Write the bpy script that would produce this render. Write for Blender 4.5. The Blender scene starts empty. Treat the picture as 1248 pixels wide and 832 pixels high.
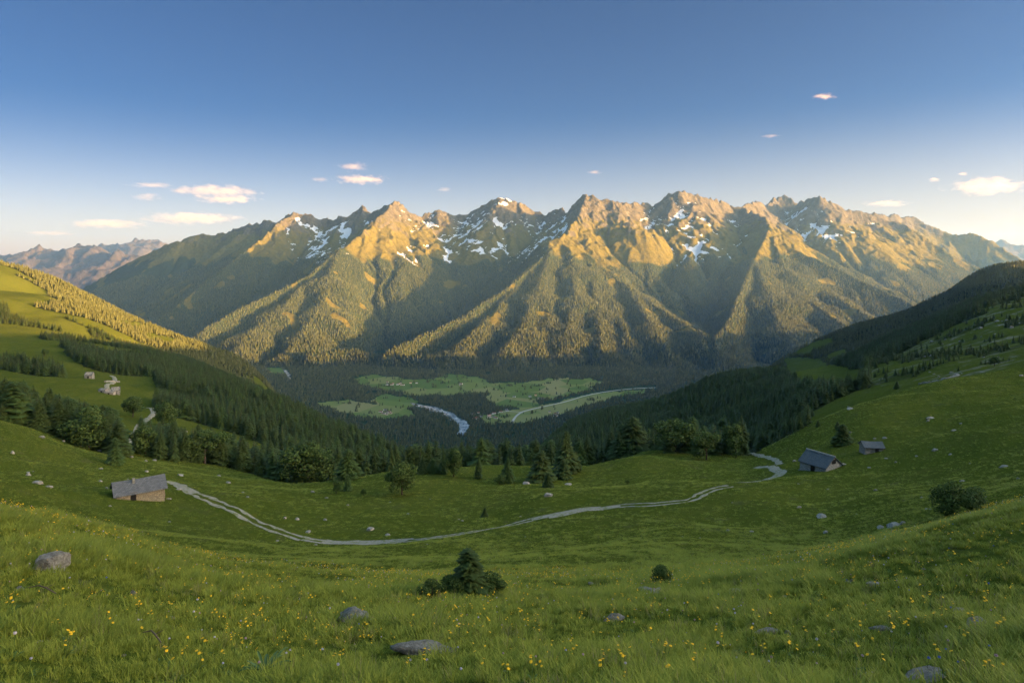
from mathutils import Vector, Matrix, Euler
import bpy, math, random, time
import numpy as np
T0 = time.time()
def tick(s): print('[t] %-22s %.1f' % (s, time.time() - T0), flush=True)
random.seed(7)
RNG = np.random.default_rng(11)
F, HY, CX = 813.0, 320.0, 624.0      # focal length, eye-level row and centre column of the 1248 px wide photograph
SUN_EL = math.radians(5.9)
SUN_DIR = np.array([0.93, -0.367]); SUN_DIR /= np.linalg.norm(SUN_DIR)   # horizontal direction towards the sun
PERP = np.array([-SUN_DIR[1], SUN_DIR[0]])
scene = bpy.context.scene
COL = scene.collection

# ---------------------------------------------------------------- noise
_P = np.random.default_rng(5).permutation(4096).astype(np.int64)
_G = np.random.default_rng(6).uniform(0, 2*np.pi, 4096)
_GX, _GY = np.cos(_G).astype(np.float64), np.sin(_G).astype(np.float64)
def noise(x, y, seed=0):
    xi = np.floor(x).astype(np.int64); yi = np.floor(y).astype(np.int64)
    fx = x - xi; fy = y - yi
    def g(ix, iy, dx, dy):
        h = _P[(_P[(ix + seed*131) & 4095] + iy) & 4095]
        return _GX[h]*dx + _GY[h]*dy
    u = fx*fx*fx*(fx*(fx*6-15)+10); v = fy*fy*fy*(fy*(fy*6-15)+10)
    a = g(xi, yi, fx, fy); b = g(xi+1, yi, fx-1, fy)
    c = g(xi, yi+1, fx, fy-1); d = g(xi+1, yi+1, fx-1, fy-1)
    return 1.5*((a + u*(b-a)) + v*((c + u*(d-c)) - (a + u*(b-a))))
def fbm(x, y, oct=4, seed=0, gain=0.5):
    s = 0; a = 1
    for i in range(oct):
        s = s + a*noise(x*2**i, y*2**i, seed+i); a *= gain
    return s
def ridged(x, y, oct=4, seed=0, gain=0.5):
    s = 0; a = 1; w = 1
    for i in range(oct):
        n = 1-np.abs(noise(x*2**i, y*2**i, seed+i)); n = n*n*w
        s = s + a*n; w = np.clip(n*1.6, 0, 1); a *= gain
    return s
def smooth(a, b, x):
    t = np.clip((x-a)/float(b-a), 0, 1); return t*t*(3-2*t)
def pchip(xk, yk, x):
    xk = np.asarray(xk, float); yk = np.asarray(yk, float)
    h = np.diff(xk); m = np.diff(yk)/h; d = np.zeros_like(yk)
    for i in range(1, len(xk)-1):
        if m[i-1]*m[i] > 0:
            w1 = 2*h[i]+h[i-1]; w2 = h[i]+2*h[i-1]
            d[i] = (w1+w2)/(w1/m[i-1]+w2/m[i])
    d[0] = m[0]; d[-1] = m[-1]
    i = np.clip(np.searchsorted(xk, x)-1, 0, len(xk)-2)
    t = (x-xk[i])/h[i]; t = np.clip(t, 0, 1)
    return ((1+2*t)*(1-t)**2)*yk[i] + t*(1-t)**2*h[i]*d[i] + t*t*(3-2*t)*yk[i+1] + t*t*(t-1)*h[i]*d[i+1]
def W(px, py, d):
    """pixel of the photograph and forward distance -> world point (camera at the origin, looking along +Y)"""
    return ((px-CX)/F*d, d, -(py-HY)/F*d)
def inpoly(px, py, poly):
    px = np.asarray(px); c = np.zeros(px.shape, bool); n = len(poly)
    for i in range(n):
        x0, y0 = poly[i]; x1, y1 = poly[(i+1) % n]
        if y0 == y1: continue
        c ^= ((y0 > py) != (y1 > py)) & (px < (x1-x0)*(py-y0)/(y1-y0)+x0)
    return c

# ---------------------------------------------------------------- the near ground, hills and valley: feature lines
PX = [-300, 0, 100, 200, 300, 400, 500, 600, 700, 800, 900, 1000, 1100, 1248, 1550]
LINES = [  # (distances, rows) per station; each line is one terrain feature from the camera outward
 ([6]*15, [790,800,815,828,835,835,835,835,835,835,835,828,820,805,790]),
 ([11]*15, [650,690,712,735,750,756,758,758,757,753,747,738,725,700,655]),
 ([16,17,18,20,22,24,24,24,24,24,24,23,22,21,18], [560,618,640,672,698,706,706,706,705,700,690,675,653,607,545]),
 ([45]*15, [590,652,664,683,697,696,694,693,692,690,686,680,665,626,560]),
 ([80,80,90,100,100,100,100,105,105,105,110,110,100,90,90], [555,615,632,645,657,664,662,655,648,640,635,628,610,585,520]),
 ([150]*15, [510,555,573,590,602,612,612,605,598,592,588,574,558,520,460]),
 ([200,210,215,220,220,210,205,210,225,240,240,240,250,260,260], [470,507,540,560,580,590,578,575,574,551,558,517,478,447,400]),
 ([300]*15, [475,512,532,552,572,592,592,592,590,578,565,522,481,446,395]),
 ([450]*15, [450,478,492,508,528,555,592,612,610,592,560,497,462,428,370]),
 ([850,850,800,750,700,600,520,600,1300,1300,1200,1100,1000,1000,1000], [378,425,438,460,482,520,568,602,514,488,458,449,410,354,326]),
 ([1300,1300,1250,1250,1400,1200,1200,1600,1900,1900,1800,1600,1500,1500,1500], [336,398,415,436,470,560,602,602,548,528,490,446,414,360,322]),
 ([2300,2300,2300,2400,2700,2900,2900,2900,2900,2900,2700,2600,2600,2500,2500], [222,317,360,406,447,548,562,562,548,532,474,416,378,320,326]),
 ([4500,4500,4500,4300,3900,3600,3400,3400,3400,3600,4000,4500,4800,5000,5000], None),
]
OUT = {  # directions outside the view: azimuth -> (distance, height) per line
 -90: [(6,-1.8),(11,-2.4),(20,-4),(50,-9),(100,-18),(150,-27),(210,-34),(300,-42),(450,-45),(850,-25),(1300,25),(2300,160),(4500,120)],
 -135:[(6,-.9),(11,-.5),(20,1),(50,6),(100,14),(150,24),(210,36),(300,55),(450,90),(850,190),(1300,300),(2300,480),(4500,500)],
 180: [(6,.8),(11,2.6),(20,6),(50,17),(100,36),(150,55),(210,78),(300,112),(450,165),(850,290),(1300,400),(2300,520),(4500,500)],
 135: [(6,.3),(11,1.7),(20,4.5),(50,14),(100,28),(150,40),(210,54),(300,74),(450,100),(850,150),(1300,190),(2300,240),(4500,200)],
 90:  [(6,-1.3),(11,-.8),(20,.4),(50,2),(100,5),(150,9),(210,14),(300,20),(450,30),(850,45),(1300,50),(2300,55),(4500,-400)],
}
def build_profiles(th):
    st = []
    for a, L in OUT.items():
        if a == 180:
            st.append((-180, [(r, z) for r, z in L])); st.append((180, [(r, z) for r, z in L]))
        else: st.append((a, [(r, z) for r, z in L]))
    for j, px in enumerate(PX):
        u = (px-CX)/F; c = math.hypot(1, u); row = []
        for k, (D, Y) in enumerate(LINES):
            d = D[j]; z = -900.0 if Y is None else -(Y[j]-HY)/F*d
            row.append((d*c, z))
        st.append((math.degrees(math.atan(u)), row))
    st.sort(key=lambda s: s[0])
    ang = np.array([s[0] for s in st]); K = len(LINES)
    lr = np.stack([pchip(ang, [math.log(s[1][k][0]) for s in st], th) for k in range(K)])
    e = np.stack([pchip(ang, [s[1][k][1]/s[1][k][0] for s in st], th) for k in range(K)])
    return lr, e
# added unseen mountain right of and behind the camera, crest shaped for its shadow
TC = 4000.0
_B = [(0, 405, 1250), (100, 422, 1350), (300, 443, 2700), (340, 441, 5900), (500, 434, 5900), (700, 430, 6000), (850, 405, 6300), (900, 408, 6400), (1000, 398, 6600), (1080, 385, 7000)]
CS = []
for _p in _B:
    _x, _y, _z = W(*_p); CS.append((_x*PERP[0]+_y*PERP[1], _z+math.tan(SUN_EL)*(TC-(_x*SUN_DIR[0]+_y*SUN_DIR[1]))))
CS = sorted(CS); CS = [(-5000, CS[0][1]+200), (-2000, CS[0][1]+140)] + CS + [(CS[-1][0]+1200, CS[-1][1]-80), (CS[-1][0]+3000, CS[-1][1]-300)]
_k = max(i for i in range(len(CS)) if CS[i][0] < 2300)
CS.insert(_k+1, ((CS[_k][0]+CS[_k+1][0])/2, CS[_k][1]+70))
def caster(x, y):
    s = x*PERP[0]+y*PERP[1]; t = x*SUN_DIR[0]+y*SUN_DIR[1]
    s2 = s + 25*noise(s/300, t/300, 3)
    zc = pchip([c[0] for c in CS], [c[1] for c in CS], np.clip(s2, -5000, CS[-1][0])) + 14*noise(s/210, s*0+.3, 9)
    tc = TC+150*noise(s/1500, s*0, 8)
    return zc - 0.47*np.abs(t-tc)*(1+.12*noise(x/500, y/500, 4)) - np.clip(s-9500, 0, 1e9)*.5

class Polar:
    """a height sheet on a polar grid round the camera"""
    def __init__(s, th_deg, r, z):
        s.th = np.radians(th_deg); s.r = r; s.lr = np.log(r); s.z = z          # z[ri, ti]
        s.X = r[:, None]*np.sin(s.th)[None]; s.Y = r[:, None]*np.cos(s.th)[None]
    def H(s, x, y, arr=None):
        z = s.z if arr is None else arr
        x = np.asarray(x, float); y = np.asarray(y, float)
        th = np.arctan2(x, y); lr = np.log(np.maximum(np.hypot(x, y), s.r[0]*1.0001))
        i = np.clip(np.searchsorted(s.th, th)-1, 0, len(s.th)-2); a = np.clip((th-s.th[i])/(s.th[i+1]-s.th[i]), 0, 1)
        j = np.clip(np.searchsorted(s.lr, lr)-1, 0, len(s.lr)-2); b = np.clip((np.exp(lr)-s.r[j])/(s.r[j+1]-s.r[j]), 0, 1)
        return (z[j, i]*(1-a)+z[j, i+1]*a)*(1-b) + (z[j+1, i]*(1-a)+z[j+1, i+1]*a)*b
def sheet_mesh(name, X, Y, Z, attrs, wrap=False, keep=None):
    nr, nt = Z.shape
    idx = np.arange(nr*nt).reshape(nr, nt)
    q = np.stack([idx[:-1, :-1], idx[:-1, 1:], idx[1:, 1:], idx[1:, :-1]], -1)[:, :, ::-1]
    if keep is not None:
        k = keep[:-1, :-1] | keep[:-1, 1:] | keep[1:, 1:] | keep[1:, :-1]; q = q[k]
    q = q.reshape(-1, 4)
    co = np.stack([X, Y, Z], -1).reshape(-1, 3).astype(np.float32)
    if keep is not None:
        used = np.zeros(len(co), bool); used[q.ravel()] = True
        remap = np.cumsum(used)-1; q = remap[q]; co = co[used]
    else: used = slice(None)
    return raw_mesh(name, co, q, {k: v.reshape(-1)[used] for k, v in attrs.items()})
def raw_mesh(name, co, q, attrs={}, smooth_=True, mat_idx=None):
    q = np.asarray(q); me = bpy.data.meshes.new(name); n = q.shape[1]
    me.vertices.add(len(co)); me.vertices.foreach_set('co', np.asarray(co, np.float32).ravel())
    me.loops.add(q.size); me.loops.foreach_set('vertex_index', q.ravel().astype(np.int32))
    me.polygons.add(len(q)); me.polygons.foreach_set('loop_start', np.arange(0, q.size, n, dtype=np.int32))
    me.polygons.foreach_set('loop_total', np.full(len(q), n, np.int32))
    me.polygons.foreach_set('use_smooth', np.full(len(q), smooth_, bool))
    if mat_idx is not None: me.polygons.foreach_set('material_index', np.asarray(mat_idx, np.int32))
    for k, v in attrs.items():
        a = me.attributes.new(k, 'FLOAT', 'POINT'); a.data.foreach_set('value', np.asarray(v, np.float32))
    me.update(calc_edges=True); me.validate() if False else None
    return me
def obj(name, me, mats=(), parent=None, loc=None, rot=None, scale=None):
    for m in (mats if isinstance(mats, (list, tuple)) else [mats]):
        if m is not None: me.materials.append(m)
    o = bpy.data.objects.new(name, me); COL.objects.link(o)
    if parent is not None: o.parent = parent
    if loc is not None: o.location = loc
    if rot is not None: o.rotation_euler = rot
    if scale is not None: o.scale = scale
    return o
def tag(o, label=None, cat=None, group=None, kind=None):
    if label: o['label'] = label
    if cat: o['category'] = cat
    if group: o['group'] = group
    if kind: o['kind'] = kind
    return o

th = np.unique(np.concatenate([np.arange(-180, -50, 1.5), np.arange(-50, 50.001, 0.1), np.arange(51.5, 180.1, 1.5), [180]]))
r = np.concatenate([[0.3, .8, 1.4, 2, 2.6, 3.2, 3.8, 4.4, 5, 5.5], np.exp(np.arange(math.log(6), math.log(6500), 0.0062)), np.arange(6560, 9500, 70), np.geomspace(9700, 60000, 30)])
def ground_height():
    LRk, Ek = build_profiles(th)
    lr = np.log(r); Z = np.zeros((len(r), len(th)))
    for j in range(len(th)):
        e = pchip(LRk[:, j], Ek[:, j], lr); z = e*r
        zA = Ek[0, j]*math.exp(LRk[0, j]); z = np.where(lr < LRk[0, j], -1.5+(zA+1.5)*r/math.exp(LRk[0, j]), z)
        zN = Ek[-1, j]*math.exp(LRk[-1, j]); z = np.where(lr > LRk[-1, j], zN, z)
        Z[:, j] = z
    X = r[:, None]*np.sin(np.radians(th))[None]; Y = r[:, None]*np.cos(np.radians(th))[None]
    R = r[:, None]+0*X
    vall = 1-smooth(-895, -700, Z)
    for lam, amp, k in ((420, 9, 3.2), (170, 6, 4.0), (75, 2.2, 1.9), (30, 1.2, 1.5), (12, .36, 1.3), (4.5, .10, 1.5), (1.6, .05, 1.6)):
        w = smooth(lam*k*.5, lam*k, R)*(1-vall)
        if lam < 15: w = w*(1-smooth(lam*60, lam*90, R))
        n = noise(X/lam+.2*noise(X/lam*.7, Y/lam*.7, 40), Y/lam*1.25, int(lam)+20)
        Z = Z + amp*w*n
    # gullies on the far hillsides
    w = smooth(1200, 1900, R)*(1-vall)*(1-smooth(3300, 4200, R)); Z = Z - 40*w*ridged(X/700, Y/900, 4, 71)*.6 + 17*w
    back = smooth(46, 62, np.degrees(np.arctan2(X, Y)))*1.0
    C = caster(X, Y); az = np.degrees(np.arctan2(X, Y))
    Z = np.where((az > 41) & (R > 500), np.maximum(Z, C), Z)
    return Z
GZ = ground_height()
GR = Polar(th, r, GZ)
H = GR.H
tick('ground')

# ---------------------------------------------------------------- the mountain range: crest and spur lines, then stream erosion
RID = [  # rows of (px, py, distance)
 [(60,372,11500),(110,345,11600),(150,322,11600),(200,299,11500),(245,284,11400),(272,284,11300),(310,271,11000),(345,267,10700),(358,255,10500),(375,261,10500),(400,268,10500),(420,262,10300),(442,250,10300),(455,258,10200),(468,252,10000),(481,245,9900),(500,255,10000),(515,262,10200),(535,252,10300),(555,262,10400),(575,258,10400),(590,249,10300),(610,240,10200),(632,246,10200),(650,257,10300),(665,262,10200),(678,253,10000),(692,257,9800),(704,243,9600),(715,237,9500),(730,240,9500),(745,244,9500),(770,246,9700),(795,250,10000),(815,237,9900),(828,231,9800),(850,238,9900),(870,243,10100),(890,250,10300),(905,252,10300)],
 [(905,252,10300),(920,244,10800),(932,250,11300),(945,240,12000),(957,237,12000),(970,247,11800),(985,243,11200),(1000,239,10900),(1020,249,10900),(1036,256,10900),(1062,259,10900),(1100,271,10700),(1130,290,10400),(1165,313,10100),(1205,335,9800),(1240,360,9400)],
 [(1062,259,13000),(1112,263,13500),(1135,275,13200),(1160,284,13000),(1190,284,12800),(1215,297,12500),(1250,318,12000),(1300,345,11500)],
 [(245,284,11400),(215,297,11200),(170,330,10800),(120,357,10500),(85,378,10200)],
 [(310,271,11000),(265,305,10400),(215,340,9800),(165,372,9200),(130,400,8700)],
 [(358,255,10500),(335,275,10000),(300,305,9400),(250,342,8800),(205,380,8200),(170,405,7700)],
 [(420,262,10300),(400,300,9500),(360,345,8600)],
 [(481,245,9900),(462,262,9300),(440,284,8800),(415,303,8400),(380,332,7800),(335,355,7300),(285,378,6800),(245,402,6400)],
 'soft', [(415,303,8400),(402,335,7700),(392,370,7000),(372,400,6500),(350,428,6000)],
 [(535,252,10300),(530,290,9700),(545,340,9000),(530,380,8300)],
 [(610,240,10200),(590,280,9600),(570,320,9000),(560,355,8400)],
 [(715,237,9500),(704,262,9000),(690,285,8500),(655,318,7900),(615,352,7300),(565,384,6700),(520,405,6300),(478,422,5900)],
 'soft', [(690,285,8500),(700,320,7900),(702,355,7200),(694,395,6500),(690,420,6100)],
 'soft', [(690,285,8500),(735,325,8000),(775,355,7400),(820,385,6800),(858,408,6200),(880,430,5800)],
 'soft', [(672,302,8200),(655,350,7300),(640,395,6450),(615,425,5900)],
 'soft', [(640,335,7750),(600,385,6700),(560,420,6000)],
 'soft', [(735,325,8000),(745,365,7200),(765,405,6400),(770,430,6000)],
 'soft', [(745,244,9500),(762,270,9000),(785,300,8700)],
 [(828,231,9800),(842,262,9500),(838,285,9200)],
 [(905,252,10300),(930,262,9400),(938,275,8700),(920,312,8000),(905,350,7200),(890,388,6500),(872,414,6000)],
 [(938,275,8700),(962,300,8300),(1005,318,8000),(1050,340,7700),(1095,360,7400),(1140,385,7000)],
 'soft', [(938,275,8700),(955,325,7900),(985,365,7200),(1030,395,6500)],
 'soft', [(920,312,8000),(935,352,7200),(950,390,6500),(965,415,6100)],
 [(1000,239,10900),(1030,280,10300),(1075,315,9700),(1115,345,9100),(1150,372,8600)],
 [(1062,259,10900),(1100,300,10400),(1145,335,9800),(1180,362,9200)],
 'soft', [(650,330,7700),(668,380,6800),(655,425,6000)],
 'soft', [(720,320,8000),(728,370,7000),(735,425,6000)],
 'soft', [(770,352,7450),(792,390,6600),(815,430,5900)],
 'soft', [(380,335,7800),(350,370,7000),(310,400,6450),(290,425,6000)],
 'soft', [(975,310,8300),(1000,350,7600),(1060,385,6900)],
 [(380,425,5900),(430,422,6000),(460,432,5900),(500,430,5800),(560,432,5750)],
]
GX0, GX1, GY0, GY1, DG = -12500.0, 11500.0, 4900.0, 14900.0, 32.0
def mountain_grid():
    gx = np.arange(GX0, GX1, DG); gy = np.arange(GY0, GY1, DG)
    X, Y = np.meshgrid(gx, gy)
    Z = np.full(X.shape, -1e4); D0 = np.full(X.shape, 1e9); PK = np.zeros(X.shape)
    wx = X + 90*noise(X/600, Y/600, 31) + 35*noise(X/220, Y/220, 33); wy = Y + 90*noise(X/600, Y/600, 32) + 35*noise(X/220, Y/220, 34)
    k = -1; soft = False
    for line in RID:
        if line == 'soft': soft = True; continue
        k += 1; crest = k < 3; sl_, s0_ = (.33, 8) if soft else (.60, 80)
        if crest: s0_ = 140
        soft = False
        pts = [W(*p) for p in line]
        for a, b in zip(pts[:-1], pts[1:]):
            ax, ay, az = a; bx, by, bz = b
            m = 4200; x0, x1 = min(ax, bx)-m, max(ax, bx)+m; y0, y1 = min(ay, by)-m, max(ay, by)+m
            i0, i1 = np.searchsorted(gx, [x0, x1]); j0, j1 = np.searchsorted(gy, [y0, y1])
            if i0 >= i1 or j0 >= j1: continue
            sx, sy = wx[j0:j1, i0:i1], wy[j0:j1, i0:i1]
            L2 = (bx-ax)**2+(by-ay)**2
            t = np.clip(((sx-ax)*(bx-ax)+(sy-ay)*(by-ay))/L2, 0, 1)
            # the crest itself is not displaced: fade the warp out next to it
            d = np.hypot(sx-(ax+t*(bx-ax)), sy-(ay+t*(by-ay)))
            t2 = np.clip(((X[j0:j1, i0:i1]-ax)*(bx-ax)+(Y[j0:j1, i0:i1]-ay)*(by-ay))/L2, 0, 1)
            d2 = np.hypot(X[j0:j1, i0:i1]-(ax+t2*(bx-ax)), Y[j0:j1, i0:i1]-(ay+t2*(by-ay)))
            w = smooth(60, 400, d2); d = d*w+d2*(1-w); t = t*w+t2*(1-w)
            zr = az+t*(bz-az)
            z = zr - (sl_*d + s0_*(1-np.exp(-d/260)))
            if s0_ < 20: z = z - .55*np.maximum(d-330, 0)
            if not crest: PK[j0:j1, i0:i1] = np.maximum(PK[j0:j1, i0:i1], .5*(1-smooth(10, 110, d2)))
            else: PK[j0:j1, i0:i1] = np.maximum(PK[j0:j1, i0:i1], .95*(1-smooth(10, 110, d2)))
            Z[j0:j1, i0:i1] = np.maximum(Z[j0:j1, i0:i1], z)
            D0[j0:j1, i0:i1] = np.minimum(D0[j0:j1, i0:i1], d2)
    base = -912.0
    Z = np.maximum(Z, base)
    pin = PK
    CAP = 22+110*smooth(60, 600, D0)
    Z0 = Z.copy()
    land = smooth(base+2, base+60, Z)
    Z = Z + land*(1-pin)*(24*fbm(X/520, Y/520, 4, 51) - 8)
    # stream-power erosion with multi-direction flow
    A = np.ones_like(Z)
    nb = [(0, 1, 1.), (1, 0, 1.), (0, -1, 1.), (-1, 0, 1.), (1, 1, 1.414), (1, -1, 1.414), (-1, 1, 1.414), (-1, -1, 1.414)]
    def sh(M, dy, dx): return np.roll(np.roll(M, -dy, 0), -dx, 1)
    for it in range(120):
        sl = [np.maximum(Z-sh(Z, dy, dx), 0)/(DG*L) for dy, dx, L in nb]
        p = [s**2.2 for s in sl]
        tot = sum(p)+1e-9
        An = np.ones_like(Z)
        for (dy, dx, L), w in zip(nb, p): An += sh(A*w/tot, -dy, -dx)
        A = np.minimum(An, 4000)
        smax = np.maximum.reduce(sl)
        er = .24*np.sqrt(np.minimum(A, 900))*smax*(1-pin)*(Z > base+1)*np.clip(1-(Z0-Z)/CAP, 0, 1)
        drop = np.maximum.reduce([s*DG for s in sl])
        Z = Z - np.minimum(er, drop*.3)
        if it % 4 == 0:      # talus
            for dy, dx, L in nb[:4]:
                ex = np.maximum(Z-sh(Z, dy, dx)-DG*1.05, 0)*.2*(1-pin*.9)
                Z = Z-ex; Z = Z+sh(ex, -dy, -dx)
        Z = np.maximum(Z, base)
    # low spots filled a little, roughness at cell scale kept on rock only
    return gx, gy, Z, A, D0
MX, MY, MZ, MA, MD = mountain_grid()
tick('erosion')
def cart(arr, x, y):
    fx = np.clip((x-GX0)/DG, 1, len(MX)-3.001); fy = np.clip((y-GY0)/DG, 1, len(MY)-3.001)
    i = fx.astype(int); j = fy.astype(int); u = fx-i; v = fy-j
    def cr(p0, p1, p2, p3, t): return p1+.5*t*(p2-p0+t*(2*p0-5*p1+4*p2-p3+t*(3*(p1-p2)+p3-p0)))
    rows = [cr(arr[j+k, i-1], arr[j+k, i], arr[j+k, i+1], arr[j+k, i+2], u) for k in (-1, 0, 1, 2)]
    return cr(*rows, v)
mth = np.arange(-45, 45.001, 0.075)
mr = np.concatenate([np.arange(5000, 11200, 11), np.arange(11200, 13500, 20), np.arange(13500, 17500, 60)])
def mountain_sheet():
    X = mr[:, None]*np.sin(np.radians(mth))[None]; Y = mr[:, None]*np.cos(np.radians(mth))[None]
    Z = cart(MZ, X, Y); A = np.clip(cart(MA, X, Y), 1, 4000); D = cart(MD, X, Y)
    out = (X < GX0+60) | (X > GX1-120) | (Y < GY0+60) | (Y > GY1-120)
    hi = smooth(-150, 500, Z); land = smooth(-905, -860, Z)
    rk = ridged(X/330+.35*noise(X/190, Y/190, 66), Y/330+.35*noise(X/190, Y/190, 67), 5, 61, .55)
    Z = Z + land*(6+34*hi)*(rk-1.05) + land*(3+9*hi)*fbm(X/60, Y/60, 3, 81)
    Z = np.where(out, -940, Z)
    return X, Y, Z, A, D
MTX, MTY, MTZ, MTA, MTD = mountain_sheet()
MT = Polar(mth, mr, MTZ)
tick('mountain sheet')
def HM(x, y): return MT.H(x, y)
def HALL(x, y):
    rr = np.hypot(x, y)
    return np.where((rr > 5000) & (rr < 17400), np.maximum(H(x, y), HM(x, y)), H(x, y))
_D = np.exp(np.arange(math.log(4), math.log(15000), 0.004))
def hit(px, py, hf=None, dmin=4):
    """where the line of sight through a pixel meets the ground"""
    px = np.atleast_1d(np.asarray(px, float)); py = np.atleast_1d(np.asarray(py, float)); out = []
    D = _D[_D > dmin]
    for a, b in zip(px, py):
        x = (a-CX)/F*D; zr = -(b-HY)/F*D; z = (hf or HALL)(x, D)
        k = np.argmax(z >= zr) if (z >= zr).any() else len(D)-1
        if k > 0:
            g0 = zr[k-1]-z[k-1]; g1 = zr[k]-z[k]; t = g0/(g0-g1) if g0 != g1 else 0
            d = D[k-1]+(D[k]-D[k-1])*min(max(t, 0), 1)
        else: d = D[0]
        X = (a-CX)/F*d; out.append((X, d, float((hf or HALL)(np.array([X]), np.array([d]))[0])))
    return out
# ---------------------------------------------------------------- distant ranges
DTH = np.arange(-52, 52.01, 0.1)
dr = np.arange(17500, 34000, 75)
FAR = [  # (px, py, distance)
 [(-350,290,24000),(-120,300,23000),(-30,306,22000),(10,304,21500),(36,306,21500),(52,301,21500),(75,302,21500),(95,299,21500),(118,302,21000),(150,309,20000),(185,318,19500)],
 [(-200,296,31000),(0,303,30000),(30,302,30000),(60,297,29500),(78,300,29500),(110,300,29500),(130,297,29000),(150,300,29000),(166,294,28500),(182,290,28500),(196,296,28500),(215,305,28500),(300,318,28000)],
 [(95,299,21500),(60,322,19000),(30,345,18000)],[(118,302,21000),(110,330,18800),(95,350,17800)],
 [(52,301,21500),(20,322,19500),(-20,340,18500)],
 [(182,290,28500),(165,310,26500),(150,330,25500)],
 [(1150,312,26000),(1195,304,25500),(1212,298,25000),(1226,292,24500),(1236,296,24500),(1252,302,24500),(1290,300,24500),(1340,305,24000),(1500,290,23000)],
 [(1226,292,24500),(1215,315,22500),(1205,335,21500)],[(1290,300,24500),(1270,325,22000)],
 [(1000,318,20000),(1100,316,20000),(1170,315,19500),(1215,321,19000)],
]
def far_sheet():
    X = dr[:, None]*np.sin(np.radians(DTH))[None]; Y = dr[:, None]*np.cos(np.radians(DTH))[None]
    Z = np.full(X.shape, -1500.)
    for line in FAR:
        pts = [W(*p) for p in line]
        for (ax, ay, az), (bx, by, bz) in zip(pts[:-1], pts[1:]):
            L2 = (bx-ax)**2+(by-ay)**2; t = np.clip(((X-ax)*(bx-ax)+(Y-ay)*(by-ay))/L2, 0, 1)
            d = np.hypot(X-(ax+t*(bx-ax)), Y-(ay+t*(by-ay)))
            Z = np.maximum(Z, az+t*(bz-az)-.42*d)
    land = smooth(-1400, -700, Z)
    Z = Z + land*170*(ridged(X/1700+.3*noise(X/900, Y/900, 5), Y/1700, 5, 91, .55)-1.25)
    Z = Z + land*70*(ridged(X/620+.3*noise(X/300, Y/300, 15), Y/620, 4, 95, .6)-1.2)
    return X, Y, Z
FX_, FY_, FZ_ = far_sheet()
FS = Polar(DTH, dr, FZ_)
tick('far')

# ---------------------------------------------------------------- land cover, in the photograph's columns and rows plus distance
def P(x, y, z): return CX+F*x/y, HY-F*z/y
FOREST = [  # (dmin, dmax, polygon of the ground where trees stand)
 (213, 330, [(-80,500),(0,502),(60,512),(120,528),(150,545),(160,575),(120,560),(60,545),(0,530),(-80,520)]),
 (222, 330, [(160,548),(200,560),(260,566),(330,585),(400,600),(420,592),(330,560),(260,540),(235,532),(200,535),(178,520),(160,535)]),
 (330, 560, [(188,500),(225,512),(270,522),(330,545),(420,590),(520,600),(640,640),(640,560),(330,482),(260,474),(188,468)]),
 (560, 1300, [(190,470),(188,455),(260,460),(330,478),(420,505),(520,560),(560,640),(330,540),(260,500)]),
 (330, 700, [(-80,418),(0,434),(75,452),(80,462),(40,458),(0,450),(-80,440)]),
 (700, 3400, [(70,420),(100,448),(120,452),(165,458),(205,462),(300,482),(420,520),(520,620),(620,640),(560,560),(400,500),(330,455),(250,425),(150,405),(90,405)]),
 (222, 480, [(395,600),(430,587),(560,582),(700,578),(760,560),(800,555),(850,560),(905,562),(950,538),(985,520),(990,500),(900,480),(700,640),(395,640)]),
 (480, 3400, [(560,620),(640,640),(990,640),(1000,500),(985,470),(960,462),(955,432),(880,435),(780,470),(690,500),(600,540),(560,560)]),
 (250, 900, [(948,512),(975,510),(1010,492),(1050,474),(1120,466),(1150,456),(1120,440),(1080,440),(1050,450),(1030,470),(985,472)]),
 (340, 1500, [(1000,440),(1050,452),(1090,458),(1130,450),(1150,430),(1150,405),(1248,385),(1330,380),(1330,330),(1248,348),(1180,362),(1100,402),(1020,438)]),
 (1500, 3600, [(930,455),(1000,450),(1100,420),(1248,365),(1400,330),(1400,240),(1248,300),(1100,350),(940,420),(900,450)]),
]
CLEAR = [
 (700, 3000, [(-60,385),(30,400),(70,425),(30,440),(-60,425)]),
 (900, 3000, [(-60,330),(0,327),(30,340),(55,352),(62,362),(30,362),(-60,362)]),
 (900, 3000, [(10,372),(40,372),(70,384),(105,398),(112,410),(85,406),(45,396),(10,384)]),
 (1500, 3000, [(140,390),(170,392),(185,398),(160,400)]),
 (1500, 3000, [(178,405),(215,413),(212,420),(185,414)]),
 (330, 900, [(205,514),(270,524),(325,545),(300,552),(250,545),(215,530)]),
 (480, 3000, [(953,436),(1000,436),(1012,450),(1005,458),(975,462),(957,456)]),
 (380, 3000, [(995,468),(1045,450),(1062,452),(1050,468),(1010,478)]),
 (1500, 3600, [(950,434),(1010,410),(1018,416),(985,432)]),
 (1500, 3600, [(1000,436),(1030,424),(1035,430),(1010,440)]),
]
SUNLIT = [(1050, 3000, [(-100,360),(0,395),(60,420),(160,430),(330,450),(330,380),(-100,280)])]   # hillside woods with open glades
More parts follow.
